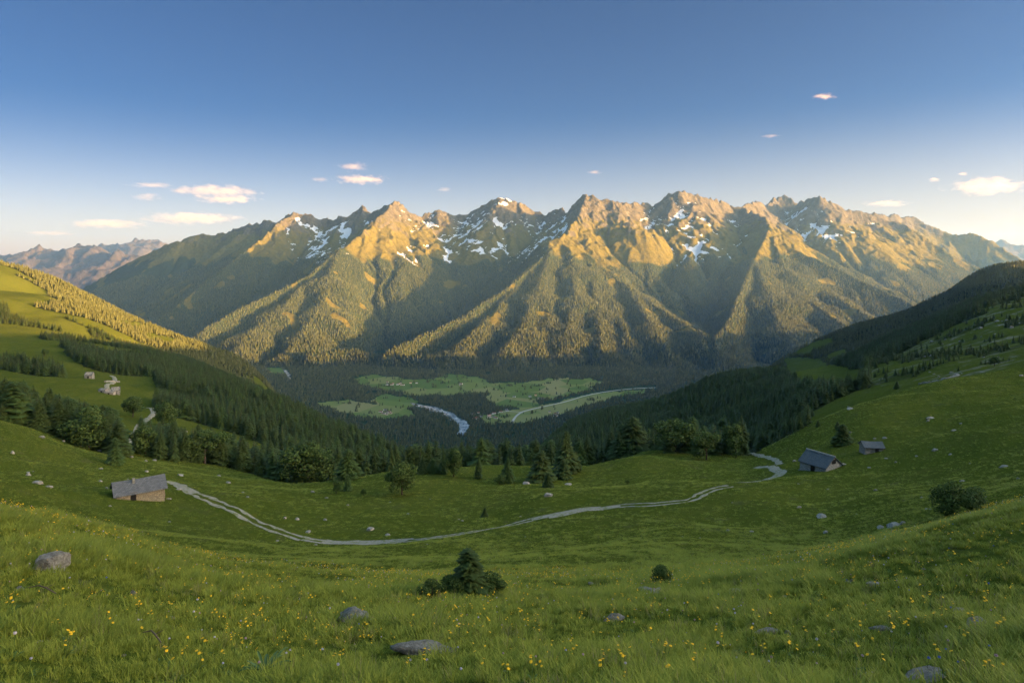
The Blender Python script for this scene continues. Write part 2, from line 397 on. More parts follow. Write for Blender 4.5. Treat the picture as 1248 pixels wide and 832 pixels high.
def cover(x, y, z):
    """tree density 0..1 for points of the ground sheet"""
    x = np.asarray(x, float); y = np.asarray(y, float)
    px, py = P(x, np.maximum(y, 1), z); d = np.where(y > 1, y, -1)
    jx = px+5*noise(x/45, y/45, 201)+2.5*noise(x/14, y/14, 203); jy = py+2.2*noise(x/40, y/40, 202)
    m = np.zeros(x.shape)
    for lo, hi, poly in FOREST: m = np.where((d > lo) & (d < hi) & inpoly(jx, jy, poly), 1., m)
    rr = np.hypot(x, y)
    hill = (d > 1250) & (px < 620) & (z > -895)
    gl = noise(x/260, y/210, 205)+.5*noise(x/90, y/90, 206)
    m = np.where(hill, np.where(gl > .36-.42*smooth(170, 20, px)*(d < 2600), 0., 1.), m)
    band = (d > 1000) & (d <= 1250) & (px < 330) & (z > -400)
    m = np.where(band, np.where(gl+.6*(1250-d)/250*(px < 110) > .05, 0., 1.), m)
    m = np.where((d > 1500) & (px > 600) & (z > -880), 1., m)
    m = np.where((d > 2600) & (z <= -880), 0., m)
    for lo, hi, poly in CLEAR: m = np.where((d > lo) & (d < hi) & inpoly(jx, jy, poly), 0., m)
    # open scree and scrub on the right-hand slope
    scr = (d > 270) & (d < 1500) & (px > 1060) & (py > np.interp(px, [1040, 1120, 1180, 1248, 1400], [456, 420, 388, 356, 340])+9*noise(x/70, y/70, 208))
    m = np.where(scr, np.where(noise(x/42, y/42, 207) > .12, .5, .03)*(py < np.interp(px, [1060, 1130, 1200, 1248], [470, 458, 448, 438])), m)
    return m
VFIELD = [[(498,464),(540,459),(566,460),(575,479),(540,483),(505,478)],
 [(600,478),(640,486),(660,492),(640,498),(606,494),(590,486)],
 [(450,488),(470,480),(500,484),(512,492),(490,500)],
 [(428,462),(452,456),(505,462),(545,476),(545,482),(500,481),(455,472)],
 [(528,465),(545,456),(580,458),(600,466),(640,466),(690,460),(735,464),(720,474),(690,483),(640,490),(600,480),(560,478)],
 [(382,490),(420,487),(452,492),(490,492),(505,506),(470,512),(430,506),(400,497)],
 [(612,500),(650,496),(720,480),(785,474),(790,478),(740,486),(705,498),(640,516),(608,515)],
 [(585,505),(612,503),(605,516),(588,514)],
 [(325,448),(345,448),(350,455),(330,455)]]
RIVER = [[(500,490.5),(512,491.5),(532,496),(545,500),(556,506),(569,515.5),(572,522),(566,530),(556,528),(560,519),(547,508),(527,500.5),(510,495.5)],
 [(345,450),(351,451),(354,457),(356,463),(351,462),(348,456)]]
def fieldmask(x, y, z):
    px, py = P(x, np.maximum(y, 1), z)
    jx = px+5*noise(x/90, y/90, 301)+3*noise(x/35, y/35, 303); jy = py+1.8*noise(x/110, y/200, 302)+.8*noise(x/40, y/60, 304)
    m = np.zeros(px.shape)
    for poly in VFIELD: m = np.where(inpoly(jx, jy, poly), 1., m)
    return np.where((y > 3300) & (z < -850), m, 0)
def rivermask(x, y, z):
    px, py = P(x, np.maximum(y, 1), z); m = np.zeros(px.shape, bool)
    jx = px+1.0*noise(x/50, y/80, 311); jy = py+.6*noise(x/40, y/60, 312)
    for poly in RIVER: m |= inpoly(jx, jy, poly)
    return m & (y > 3000) & (z < -850)

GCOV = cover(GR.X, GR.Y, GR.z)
GFLD = fieldmask(GR.X, GR.Y, GR.z)
GVAL = ((GR.z < -850) & (GR.Y > 2500)).astype(float)
_px, _py = P(GR.X, np.maximum(GR.Y, 1), GR.z)
GROCK = smooth(.15, .5, noise(GR.X/30, GR.Y/12, 401)+.5*noise(GR.X/9, GR.Y/5, 402)-.05)*((_px > 1060) & (GR.Y > 262) & (GR.Y < 1500) & (_py > 345) & (_py < 470))
tick('cover')
# mountain attributes
def slope_of(X, Y, Z):
    gz0 = np.gradient(Z, axis=0)/np.maximum(np.hypot(np.gradient(X, axis=0), np.gradient(Y, axis=0)), 1e-3)
    gz1 = np.gradient(Z, axis=1)/np.maximum(np.hypot(np.gradient(X, axis=1), np.gradient(Y, axis=1)), 1e-3)
    return np.hypot(gz0, gz1)
MSL = slope_of(MTX, MTY, MTZ)
mpx, mpy = P(MTX, MTY, MTZ)
_tl = 60+150*noise(MTX/900, MTY/900, 501)+90*noise(MTX/250, MTY/250, 502)-120*np.clip(np.log(MTA)/6, 0, 1)
MFOR = (1-smooth(-70, 110, MTZ-_tl))
MFOR *= 1-smooth(.5, .62, noise(MTX/330, MTY/330, 503)+.35*noise(MTX/120, MTY/120, 504))*(MTZ > -700)*.9
SNOW = [(345,432,256,330,1.0),(440,470,250,285,.5),(478,560,250,345,1.0),(500,680,252,322,1.0),(598,625,240,252,2.2),(640,700,255,300,.9),(765,905,246,330,1.1),(770,800,290,340,.8),(815,840,320,345,1.3),(940,1060,240,300,1.0),(1000,1060,240,262,1.3),(1110,1190,268,300,.8),(350,380,258,268,1.2),(480,530,248,275,1.0)]
def snowmask():
    up = -(np.roll(MTZ, 8, 0)-2*MTZ+np.roll(MTZ, -8, 0)) - (np.roll(MTZ, 8, 1)-2*MTZ+np.roll(MTZ, -8, 1))   # >0 convex
    m = np.zeros(MTZ.shape)
    for x0, x1, y0, y1, w in SNOW:
        cx, cy, rx, ry = (x0+x1)/2, (y0+y1)/2, (x1-x0)/2, (y1-y0)/2
        q = ((mpx-cx)/rx)**2+((mpy-cy)/ry)**2
        m = np.maximum(m, w*(1-smooth(.55, 1.35, q)))
    n = fbm(MTX/330, MTY/420, 2, 511)*.62+.2*noise(MTX/80, MTY/130, 517)
    conc = np.clip(-up/90, -.8, .9)
    fl = np.clip((.95-MSL)*.9, -.6, .5)
    gx = (np.roll(MTZ, -18, 1)-np.roll(MTZ, 18, 1))/np.maximum(np.hypot(np.roll(MTX, -18, 1)-np.roll(MTX, 18, 1), np.roll(MTY, -18, 1)-np.roll(MTY, 18, 1)), 1)
    asp = np.clip(-gx*SUN_DIR[0]*1.0, -1, 1)      # snow lies longer on slopes turned away from the sun
    return smooth(.36, .52, m*.46+conc*.40+fl*.55+n*.75-.37-.42*asp*(mpy > 252))*(m > .05)*smooth(-130, 60, MTZ)
MSNOW = snowmask()
tick('mountain masks')
MTPX = np.clip
# ---------------------------------------------------------------- materials
class N:
    def __init__(s, name, rough=.9):
        s.m = bpy.data.materials.new(name); s.m.use_nodes = True; s.nt = s.m.node_tree
        s.b = s.nt.nodes['Principled BSDF']; s.b.inputs['Roughness'].default_value = rough
        try: s.b.inputs['Specular IOR Level'].default_value = .0 if rough >= .95 else .18
        except Exception: pass
        s._geo = None
    def link(s, a, b): s.nt.links.new(a, b)
    def inp(s, sock, v):
        if hasattr(v, 'is_linked') or hasattr(v, 'links'): s.link(v, sock)
        else:
            try: sock.default_value = v
            except Exception: sock.default_value = (*v, 1) if len(v) == 3 else v
    def pos(s, obj_space=False):
        if obj_space: return s.nt.nodes.new('ShaderNodeTexCoord').outputs['Object']
        if s._geo is None: s._geo = s.nt.nodes.new('ShaderNodeNewGeometry')
        return s._geo.outputs['Position']
    def noise(s, scale, detail=4, rough=.6, vec=None, stretch=None, dist=0):
        n = s.nt.nodes.new('ShaderNodeTexNoise'); n.inputs['Scale'].default_value = scale
        n.inputs['Detail'].default_value = detail; n.inputs['Roughness'].default_value = rough; n.inputs['Distortion'].default_value = dist
        v = vec or s.pos()
        if stretch:
            m = s.nt.nodes.new('ShaderNodeMapping'); m.inputs['Scale'].default_value = stretch; s.link(v, m.inputs['Vector']); v = m.outputs[0]
        s.link(v, n.inputs['Vector']); return n.outputs['Fac']
    def vor(s, scale, vec=None, feature='F1', out='Distance', stretch=None):
        n = s.nt.nodes.new('ShaderNodeTexVoronoi'); n.inputs['Scale'].default_value = scale; n.feature = feature
        v = vec or s.pos()
        if stretch:
            m = s.nt.nodes.new('ShaderNodeMapping'); m.inputs['Scale'].default_value = stretch; s.link(v, m.inputs['Vector']); v = m.outputs[0]
        s.link(v, n.inputs['Vector']); return n.outputs[out]
    def attr(s, name, col=False):
        a = s.nt.nodes.new('ShaderNodeAttribute'); a.attribute_name = name; return a.outputs['Color' if col else 'Fac']
    def math(s, op, a, b=0.0, clamp=False):
        m = s.nt.nodes.new('ShaderNodeMath'); m.operation = op; m.use_clamp = clamp; s.inp(m.inputs[0], a); s.inp(m.inputs[1], b); return m.outputs[0]
    def ramp(s, f, *stops, interp='LINEAR'):
        r = s.nt.nodes.new('ShaderNodeValToRGB'); r.color_ramp.interpolation = interp; e = r.color_ramp.elements
        while len(e) < len(stops): e.new(.5)
        for k, (p, c) in enumerate(stops):
            e[k].position = p; e[k].color = (c, c, c, 1) if not hasattr(c, '__len__') else (*c, 1)
        s.link(f, r.inputs[0]); return r.outputs[0]
    def mix(s, f, a, b, mode='MIX'):
        m = s.nt.nodes.new('ShaderNodeMix'); m.data_type = 'RGBA'; m.blend_type = mode
        s.inp(m.inputs[0], f); s.inp(m.inputs[6], a); s.inp(m.inputs[7], b); return m.outputs[2]
    def map(s, f, a, b, c=0., d=1.):
        m = s.nt.nodes.new('ShaderNodeMapRange'); s.inp(m.inputs[0], f)
        for k, v in enumerate((a, b, c, d)): m.inputs[k+1].default_value = v
        return m.outputs[0]
    def bump(s, h, dist=1., strength=1., prev=None):
        b = s.nt.nodes.new('ShaderNodeBump'); b.inputs['Distance'].default_value = dist; b.inputs['Strength'].default_value = strength
        s.link(h, b.inputs['Height'])
        if prev is not None: s.link(prev, b.inputs['Normal'])
        s.link(b.outputs[0], s.b.inputs['Normal']); return b.outputs[0]
    def objrand(s): return s.nt.nodes.new('ShaderNodeObjectInfo').outputs['Random']
    def color(s, c): s.inp(s.b.inputs['Base Color'], c); return s
def C3(*c): return tuple(c)

def ground_mat():
    n = N('meadow_ground', .95)
    big = n.noise(.012, 4, .6); mid = n.noise(.09, 5, .65, stretch=(1, 1.6, 1)); fine = n.noise(1.3, 5, .7); vf = n.noise(9, 4, .7)
    g = n.ramp(big, (.3, (.130, .158, .013)), (.5, (.182, .202, .019)), (.72, (.26, .24, .038)))
    g = n.mix(n.map(mid, .38, .68), g, C3(.23, .205, .045))
    g = n.mix(n.map(n.noise(.5, 4, .7, stretch=(.6, 1.8, 1)), .4, .65, 0, .75), g, C3(.070, .100, .009))
    g = n.mix(n.map(fine, .45, .75, 0, .55), g, C3(.25, .22, .06))
    g = n.mix(n.map(n.noise(.16, 6, .75), .58, .66, 0, .8), g, C3(.25, .19, .11))     # bare and dry patches
    terr = n.noise(1.0, 3, .6, stretch=(.05, .05, 1.5)); g = n.mix(n.map(terr, .50, .62, 0, .55), g, C3(.085, .105, .010))
    g = n.mix(n.map(vf, .35, .6, 0, .35), C3(.048, .062, .010), g)
    rock = n.attr('rock')
    rk = n.ramp(n.noise(.35, 6, .7), (.3, (.12, .11, .08)), (.7, (.25, .235, .20)))
    g = n.mix(n.math('MULTIPLY', rock, n.map(n.noise(.22, 5, .7), .4, .6)), g, rk)
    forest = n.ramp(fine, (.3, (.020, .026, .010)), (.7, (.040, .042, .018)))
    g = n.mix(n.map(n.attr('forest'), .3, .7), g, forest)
    fld = n.ramp(n.vor(.0045, out='Color', stretch=(1, .8, 1)), (.2, (.085, .125, .030)), (.5, (.125, .160, .040)), (.8, (.19, .185, .075)))
    vforest = n.ramp(n.noise(.03, 4), (.35, (.018, .036, .018)), (.7, (.034, .056, .024)))
    v = n.mix(n.map(n.attr('field'), .35, .65), vforest, fld)
    g = n.mix(n.attr('valley'), g, v)
    n.color(g)
    n.bump(n.math('ADD', n.math('ADD', n.math('MULTIPLY', n.noise(.9, 6, .75), .5), n.math('ADD', n.math('MULTIPLY', n.noise(.2, 3, .6), 1.2), n.math('MULTIPLY', terr, 1.1))), n.math('MULTIPLY', n.noise(5, 4, .8), .12)), .6, .7)
    return n.m
def mountain_mat():
    n = N('mountain_slope', .95)
    a = n.noise(.004, 5, .6); b = n.noise(.025, 6, .7); c = n.noise(.09, 5, .75)
    wood = n.ramp(c, (.3, (.020, .034, .016)), (.7, (.042, .056, .022)))
    grass = n.ramp(b, (.3, (.074, .066, .016)), (.55, (.115, .098, .020)), (.75, (.14, .120, .03)))
    rock = n.ramp(b, (.25, (.046, .042, .032)), (.5, (.085, .076, .052)), (.8, (.145, .130, .095)))
    hz = n.attr('high')
    base = n.mix(n.map(n.math('ADD', hz, n.math('MULTIPLY', n.math('SUBTRACT', b, .5), 1.3)), .35, .62), grass, rock)
    base = n.mix(n.map(n.math('ADD', n.attr('forest'), n.math('MULTIPLY', n.math('SUBTRACT', c, .5), .9)), .35, .6), base, wood)
    scree = n.map(n.noise(.018, 6, .75, dist=1.2), .60, .68, 0, .6)
    base = n.mix(n.math('MULTIPLY', scree, n.map(hz, .15, .4)), base, C3(.27, .24, .21))
    sn = n.map(n.math('ADD', n.attr('snow'), n.math('MULTIPLY', n.math('SUBTRACT', n.noise(.016, 5, .7), .5), .8)), .46, .55)
    n.color(n.mix(sn, base, C3(.62, .65, .70)))
    n.bump(n.math('ADD', n.noise(.018, 6, .7), n.math('MULTIPLY', c, .4)), 26, .9)
    return n.m
def far_mat():
    n = N('far_range', .95)
    n.color(n.ramp(n.noise(.002, 6, .7), (.3, (.035, .032, .024)), (.6, (.075, .060, .046)), (.8, (.13, .105, .085))))
    n.bump(n.noise(.004, 7, .7), 90, .9); return n.m
def gravel_mat():
    n = N('pale_gravel', .95)
    c = n.ramp(n.noise(3.5, 6, .75), (.3, (.20, .175, .135)), (.6, (.33, .29, .235)), (.8, (.43, .39, .33)))
    c = n.mix(n.map(n.noise(1.1, 5, .75), .50, .60, 0, .85), c, C3(.13, .15, .03))
    n.color(c); n.bump(n.noise(14, 4, .7), .05, .8); return n.m
def water_mat():
    n = N('river_water', .12)
    c = n.ramp(n.noise(.03, 6, .75, stretch=(1, .5, 1)), (.42, (.10, .14, .17)), (.58, (.30, .33, .34)), (.66, (.55, .56, .56)))
    n.color(c); n.b.inputs['Specular IOR Level'].default_value = .6; n.bump(n.noise(.12, 4, .6), 1.2, .35); return n.m
def stone_rock_mat():
    n = N('lichen_rock', .9); v = n.pos(True)
    c = n.ramp(n.noise(3, 7, .75, v), (.3, (.11, .10, .085)), (.5, (.27, .255, .225)), (.72, (.46, .44, .41)))
    c = n.mix(n.map(n.noise(5, 5, .7, v), .58, .66, 0, .8), c, C3(.20, .15, .08))
    n.color(c); n.bump(n.noise(6, 8, .75, v), .12, 1); return n.m
def masonry_mat(name, c0, c1, scale=2.6):
    n = N(name, .9); v = n.pos(True)
    cell = n.vor(scale, v, out='Color', stretch=(1, 1, 2.1)); edge = n.vor(scale, v, 'DISTANCE_TO_EDGE', stretch=(1, 1, 2.1))
    sep = n.nt.nodes.new('ShaderNodeSeparateColor'); n.link(cell, sep.inputs[0])
    c = n.mix(sep.outputs[0], c0, c1); c = n.mix(n.map(n.noise(9, 5, .7, v), .35, .7, 0, .5), c, C3(.10, .085, .06))
    n.color(n.mix(n.map(edge, 0, .07), C3(.055, .048, .038), c)); n.bump(n.map(edge, 0, .16), .06, 1); return n.m
def slate_mat(name, c0, c1):
    n = N(name, .65); v = n.pos(True)
    br = n.nt.nodes.new('ShaderNodeTexBrick'); br.inputs['Scale'].default_value = 1.0
    br.inputs['Brick Width'].default_value = .42; br.inputs['Row Height'].default_value = .3; br.inputs['Mortar Size'].default_value = .018
    m = n.nt.nodes.new('ShaderNodeTexCoord'); n.link(m.outputs['UV'], br.inputs['Vector'])
    br.inputs['Color1'].default_value = (*c0, 1); br.inputs['Color2'].default_value = (*c1, 1); br.inputs['Mortar'].default_value = (.02, .02, .022, 1)
    c = n.mix(n.map(n.noise(1.4, 5, .7, v), .35, .7, 0, .6), br.outputs['Color'], C3(.13, .125, .12))
    c = n.mix(n.map(n.noise(3.3, 5, .75, v), .58, .68, 0, .7), c, C3(.13, .11, .065))
    n.color(c); n.bump(br.outputs['Fac'], -.03, 1); return n.m
def plain(name, c, rough=.85, var=.25, scale=3):
    n = N(name, rough); v = n.pos(True)
    n.color(n.mix(n.map(n.noise(scale, 5, .7, v), .3, .7, 0, 1), tuple(k*(1-var) for k in c), tuple(min(1, k*(1+var)) for k in c))); return n.m
def leaf_mat(name, lo, hi, rough=.7, trans=.25):
    n = N(name, rough); v = n.pos(True); rnd = n.objrand()
    c = n.mix(rnd, lo, hi)
    c = n.mix(n.map(n.noise(1.1, 4, .7, v), .3, .72, 0, .8), c, tuple(k*1.5 for k in hi))
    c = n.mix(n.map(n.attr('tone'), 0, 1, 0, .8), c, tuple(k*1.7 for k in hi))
    n.color(c)
    t = n.nt.nodes.new('ShaderNodeBsdfTranslucent'); n.inp(t.inputs[0], c); mx = n.nt.nodes.new('ShaderNodeMixShader'); mx.inputs[0].default_value = trans
    n.link(n.b.outputs[0], mx.inputs[1]); n.link(t.outputs[0], mx.inputs[2]); n.link(mx.outputs[0], n.nt.nodes['Material Output'].inputs[0])
    return n.m
M = dict(ground=ground_mat(), mountain=mountain_mat(), far=far_mat(), gravel=gravel_mat(), water=water_mat(), rock=stone_rock_mat(),
 masonry=masonry_mat('warm_rubble_masonry', (.40, .33, .22), (.26, .215, .15)), palemas=masonry_mat('pale_rubble_masonry', (.36, .34, .30), (.24, .225, .20)),
 barnmas=masonry_mat('light_rubble_masonry', (.50, .48, .45), (.37, .355, .33)),
 slate=slate_mat('grey_slate', (.085, .088, .095), (.16, .16, .165)), bluslate=slate_mat('blue_slate', (.055, .075, .09), (.085, .10, .115)),
 bark=plain('bark', (.07, .052, .038), .95), dark=plain('dark_opening', (.012, .011, .010), .9), wood=plain('weathered_timber', (.12, .085, .055), .85, .35, 6),
 white=plain('white_render', (.70, .68, .64), .8, .08), cream=plain('cream_render', (.55, .47, .36), .8, .1), redroof=plain('brown_tile_roof', (.19, .085, .055), .8), greyroof=plain('grey_tile_roof', (.13, .13, .135), .8),
 spruce=leaf_mat('spruce_needles', (.030, .050, .013), (.046, .066, .016)), larch=leaf_mat('larch_needles', (.032, .056, .014), (.050, .078, .018)),
 broad=leaf_mat('broad_leaves', (.034, .058, .013), (.052, .078, .017)), farwood=leaf_mat('far_wood_needles', (.020, .038, .018), (.062, .068, .022)),
 grass=leaf_mat('grass_blades', (.086, .122, .012), (.200, .215, .028), .6, .35), drygrass=leaf_mat('dry_grass_stems', (.14, .13, .05), (.22, .19, .08), .7, .3),
 yellow=plain('yellow_petals', (.80, .46, .015), .6, .12), pale=plain('pale_lilac_petals', (.46, .42, .50), .6, .12), blue=plain('blue_petals', (.10, .14, .42), .6, .2), pink=plain('pink_petals', (.42, .26, .30), .6, .15),
 stem=plain('flower_stem', (.07, .12, .025), .7), snowy=None)
M['asphalt'] = plain('pale_valley_road', (.34, .33, .31), .8, .1, .05)
M['fernleaf'] = leaf_mat('grey_green_leaves', (.06, .10, .035), (.08, .13, .045), .6, .3)

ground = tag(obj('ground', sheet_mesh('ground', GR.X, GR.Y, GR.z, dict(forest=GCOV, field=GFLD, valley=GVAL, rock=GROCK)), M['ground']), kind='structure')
mountains = tag(obj('mountains', sheet_mesh('mountains', MTX, MTY, MTZ, dict(forest=MFOR, snow=MSNOW, high=smooth(330, 1000, MTZ+260*(MSL-.75)), slope=MSL), keep=MTZ > -908), M['mountain']), kind='structure')
farm = tag(obj('distant_mountains', sheet_mesh('distant_mountains', FX_, FY_, FZ_, {}, keep=FZ_ > -1100), M['far']), kind='structure')
tick('sheets')
# ---------------------------------------------------------------- trees
def tri_quads(faces):
    return [tuple(f) for f in faces]
def mesh_from(name, V, Fc, mat, tone=None, smooth_=False):
    me = bpy.data.meshes.new(name); me.from_pydata(V, [], Fc)
    if tone is not None:
        a = me.attributes.new('tone', 'FLOAT', 'POINT'); a.data.foreach_set('value', np.array(tone, np.float32))
    if smooth_: me.polygons.foreach_set('use_smooth', [True]*len(me.polygons))
    me.materials.append(mat); me.update(); return me
def tube(V, Fc, pts, rad, n=6, tone=None):
    """tapered tube through points"""
    base = len(V)
    for k, (p, r_) in enumerate(zip(pts, rad)):
        p = Vector(p); q = Vector(pts[min(k+1, len(pts)-1)]) - Vector(pts[max(k-1, 0)]); q.normalize()
        a = q.orthogonal().normalized(); b = q.cross(a)
        for i in range(n):
            t = 2*math.pi*i/n; V.append(tuple(p+a*math.cos(t)*r_+b*math.sin(t)*r_))
            if tone is not None: tone.append(0)
    for k in range(len(pts)-1):
        for i in range(n):
            j = (i+1) % n; Fc.append((base+k*n+i, base+k*n+j, base+(k+1)*n+j, base+(k+1)*n+i))
    Fc.append(tuple(base+(len(pts)-1)*n+i for i in range(n)))
def spruce_meshes(rng, h=1.0, width=.17, layers=20, per=7, skirt=.05, round_=.9, dens=1.0, leaf=True):
    """unit-height conifer: (crown, trunk)"""
    V, Fc, T = [], [], []
    lean = rng.uniform(-.02, .02, 2)
    wob = rng.uniform(0, 6.28, 3)
    for L in range(layers):
        f = (L+rng.uniform(-.3, .3))/layers; f = min(max(f, 0), 1)
        z = skirt+(1-skirt)*f*.985
        R = width*((1-f)**round_)*(1+.12*math.sin(7*f+wob[0]))+.008
        if f < .12: R *= .72+2.2*f
        k = max(4, int(round(per*(1-.45*f)*dens)))
        a0 = rng.uniform(0, 6.28)
        for b in range(k):
            a = a0+2*math.pi*b/k+rng.uniform(-.3, .3)
            r_ = R*rng.uniform(.68, 1.15)*(1+.10*math.sin(2*a+wob[1])); w = r_*rng.uniform(.30, .44)*(9/per if per > 9 else 1)
            ca, sa = math.cos(a), math.sin(a); cx, cy = lean*z
            droop = rng.uniform(.25, .55)*r_*(1-f*.7); zz = z+rng.uniform(-.01, .01)
            def pt(d, s, dz): return (cx+ca*d-sa*s, cy+sa*d+ca*s, max(zz+dz, .01))
            up = .18*r_
            base = len(V)
            V += [pt(0, 0, up), pt(r_*.38, w*.75, -droop*.25), pt(r_*.38, -w*.75, -droop*.25), pt(r_*.72, w*.9, -droop*.75), pt(r_*.72, -w*.9, -droop*.75), pt(r_, 0, -droop*.8),
                  pt(r_*.55, 0, -droop*.1), pt(r_*.62, w*.3, -droop*1.35), pt(r_*.62, -w*.3, -droop*1.35)]
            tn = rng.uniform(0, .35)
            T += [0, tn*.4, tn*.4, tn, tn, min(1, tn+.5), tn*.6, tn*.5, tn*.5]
            Fc += [(base, base+1, base+6), (base, base+6, base+2), (base+1, base+3, base+6), (base+2, base+6, base+4), (base+3, base+5, base+6), (base+4, base+6, base+5), (base+1, base+7, base+6), (base+2, base+6, base+8), (base+6, base+7, base+8)]
    base = len(V); cx, cy = lean
    V += [(cx, cy, 1.0), (cx+.008, cy, .955), (cx-.005, cy+.007, .955), (cx-.005, cy-.007, .955)]; T += [.5]*4
    Fc += [(base, base+1, base+2), (base, base+2, base+3), (base, base+3, base+1)]
    TV, TF = [], []
    tube(TV, TF, [(0, 0, -.05), (lean[0]*.3, lean[1]*.3, .3), (lean[0]*.9, lean[1]*.9, .92)], [.016, .011, .003], 6)
    return V, Fc, T, TV, TF
def broad_meshes(rng, leaves=1500, squat=1.0, lobes=11):
    """unit-height broadleaf crown of leaf clumps round several lobes: trunk with limbs"""
    V, Fc, T = [], [], []; cs = []
    for i in range(lobes):
        a = rng.uniform(0, 6.28); rr = .27*math.sqrt(rng.uniform(0, 1)); z = rng.uniform(.26, .80)
        rr *= 1.25-.8*abs(z-.45); cs.append((rr*math.cos(a), rr*math.sin(a), z, rng.uniform(.13, .21)))
    cs.append((0, 0, .80, .17)); cs.append((0, 0, .5, .26))
    for i in range(leaves):
        c = cs[rng.integers(len(cs))]; u = rng.normal(size=3); u /= np.linalg.norm(u); q = c[3]*rng.uniform(.72, 1.08)
        p = np.array([c[0]+u[0]*q, c[1]+u[1]*q, c[2]+u[2]*q*.9]); p[2] = max(p[2], .03)
        s = rng.uniform(.010, .021); n = u+rng.normal(size=3)*.55; n /= np.linalg.norm(n)
        a = np.cross(n, [0, 0, 1.]); a /= (np.linalg.norm(a)+1e-6); b = np.cross(n, a)
        base = len(V); tn = rng.uniform(0, 1)**2
        for x, y in ((-1, -.6), (.9, -.8), (1.1, .7), (-.5, 1.)): V.append(tuple(p+a*s*x+b*s*y)); T.append(tn)
        Fc.append((base, base+1, base+2, base+3))
    TV, TF = [], []
    tube(TV, TF, [(0, 0, -.05), (.005, .004, .2), (.0, .01, .5), (.01, 0, .75)], [.026, .02, .012, .004], 7)
    for c in cs[:7]: tube(TV, TF, [(0, 0, .18+.2*rng.uniform()), (c[0]*.6, c[1]*.6, c[2]*.8), (c[0], c[1], c[2])], [.012, .007, .003], 5)
    return V, Fc, T, TV, TF
prot = {}
def make_proto(kind, n, fn, mat):
    L = []
    for i in range(n):
        rng = np.random.default_rng(1000+hash_(kind)+i)
        V, Fc, T, TV, TF = fn(rng, i)
        L.append((mesh_from(kind+'_crown', V, Fc, mat, T), mesh_from(kind+'_trunk', TV, TF, M['bark'])))
    prot[kind] = L
def hash_(s): return sum(ord(c)*(i+1) for i, c in enumerate(s))
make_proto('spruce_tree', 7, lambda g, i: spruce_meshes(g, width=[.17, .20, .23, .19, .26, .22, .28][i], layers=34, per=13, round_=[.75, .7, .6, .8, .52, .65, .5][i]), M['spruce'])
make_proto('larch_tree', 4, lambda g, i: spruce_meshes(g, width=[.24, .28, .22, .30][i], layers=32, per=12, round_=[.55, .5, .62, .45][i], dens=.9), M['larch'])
make_proto('broadleaf_tree', 5, lambda g, i: broad_meshes(g, 4600), M['broad'])
make_proto('bush', 3, lambda g, i: broad_meshes(g, 3600, lobes=14), M['broad'])

def add_tree(kind, x, y, h, label, cat, group=None, z=None, var=None, sx=1.0, rng=RNG):
    i = int(rng.integers(len(prot[kind]))) if var is None else var
    cr, tr = prot[kind][i]
    e = bpy.data.objects.new(kind, None); COL.objects.link(e); e.empty_display_size = .1
    if z is None: z = float(HALL(np.array([x]), np.array([y]))[0])
    e.location = (x, y, z-.02*h); e.rotation_euler = (0, 0, rng.uniform(0, 6.28)); e.scale = (h*sx, h*sx, h)
    tag(e, label, cat, group)
    for nm, me in (('crown', cr), ('trunk', tr)):
        o = bpy.data.objects.new(nm, me); COL.objects.link(o); o.parent = e
    return e

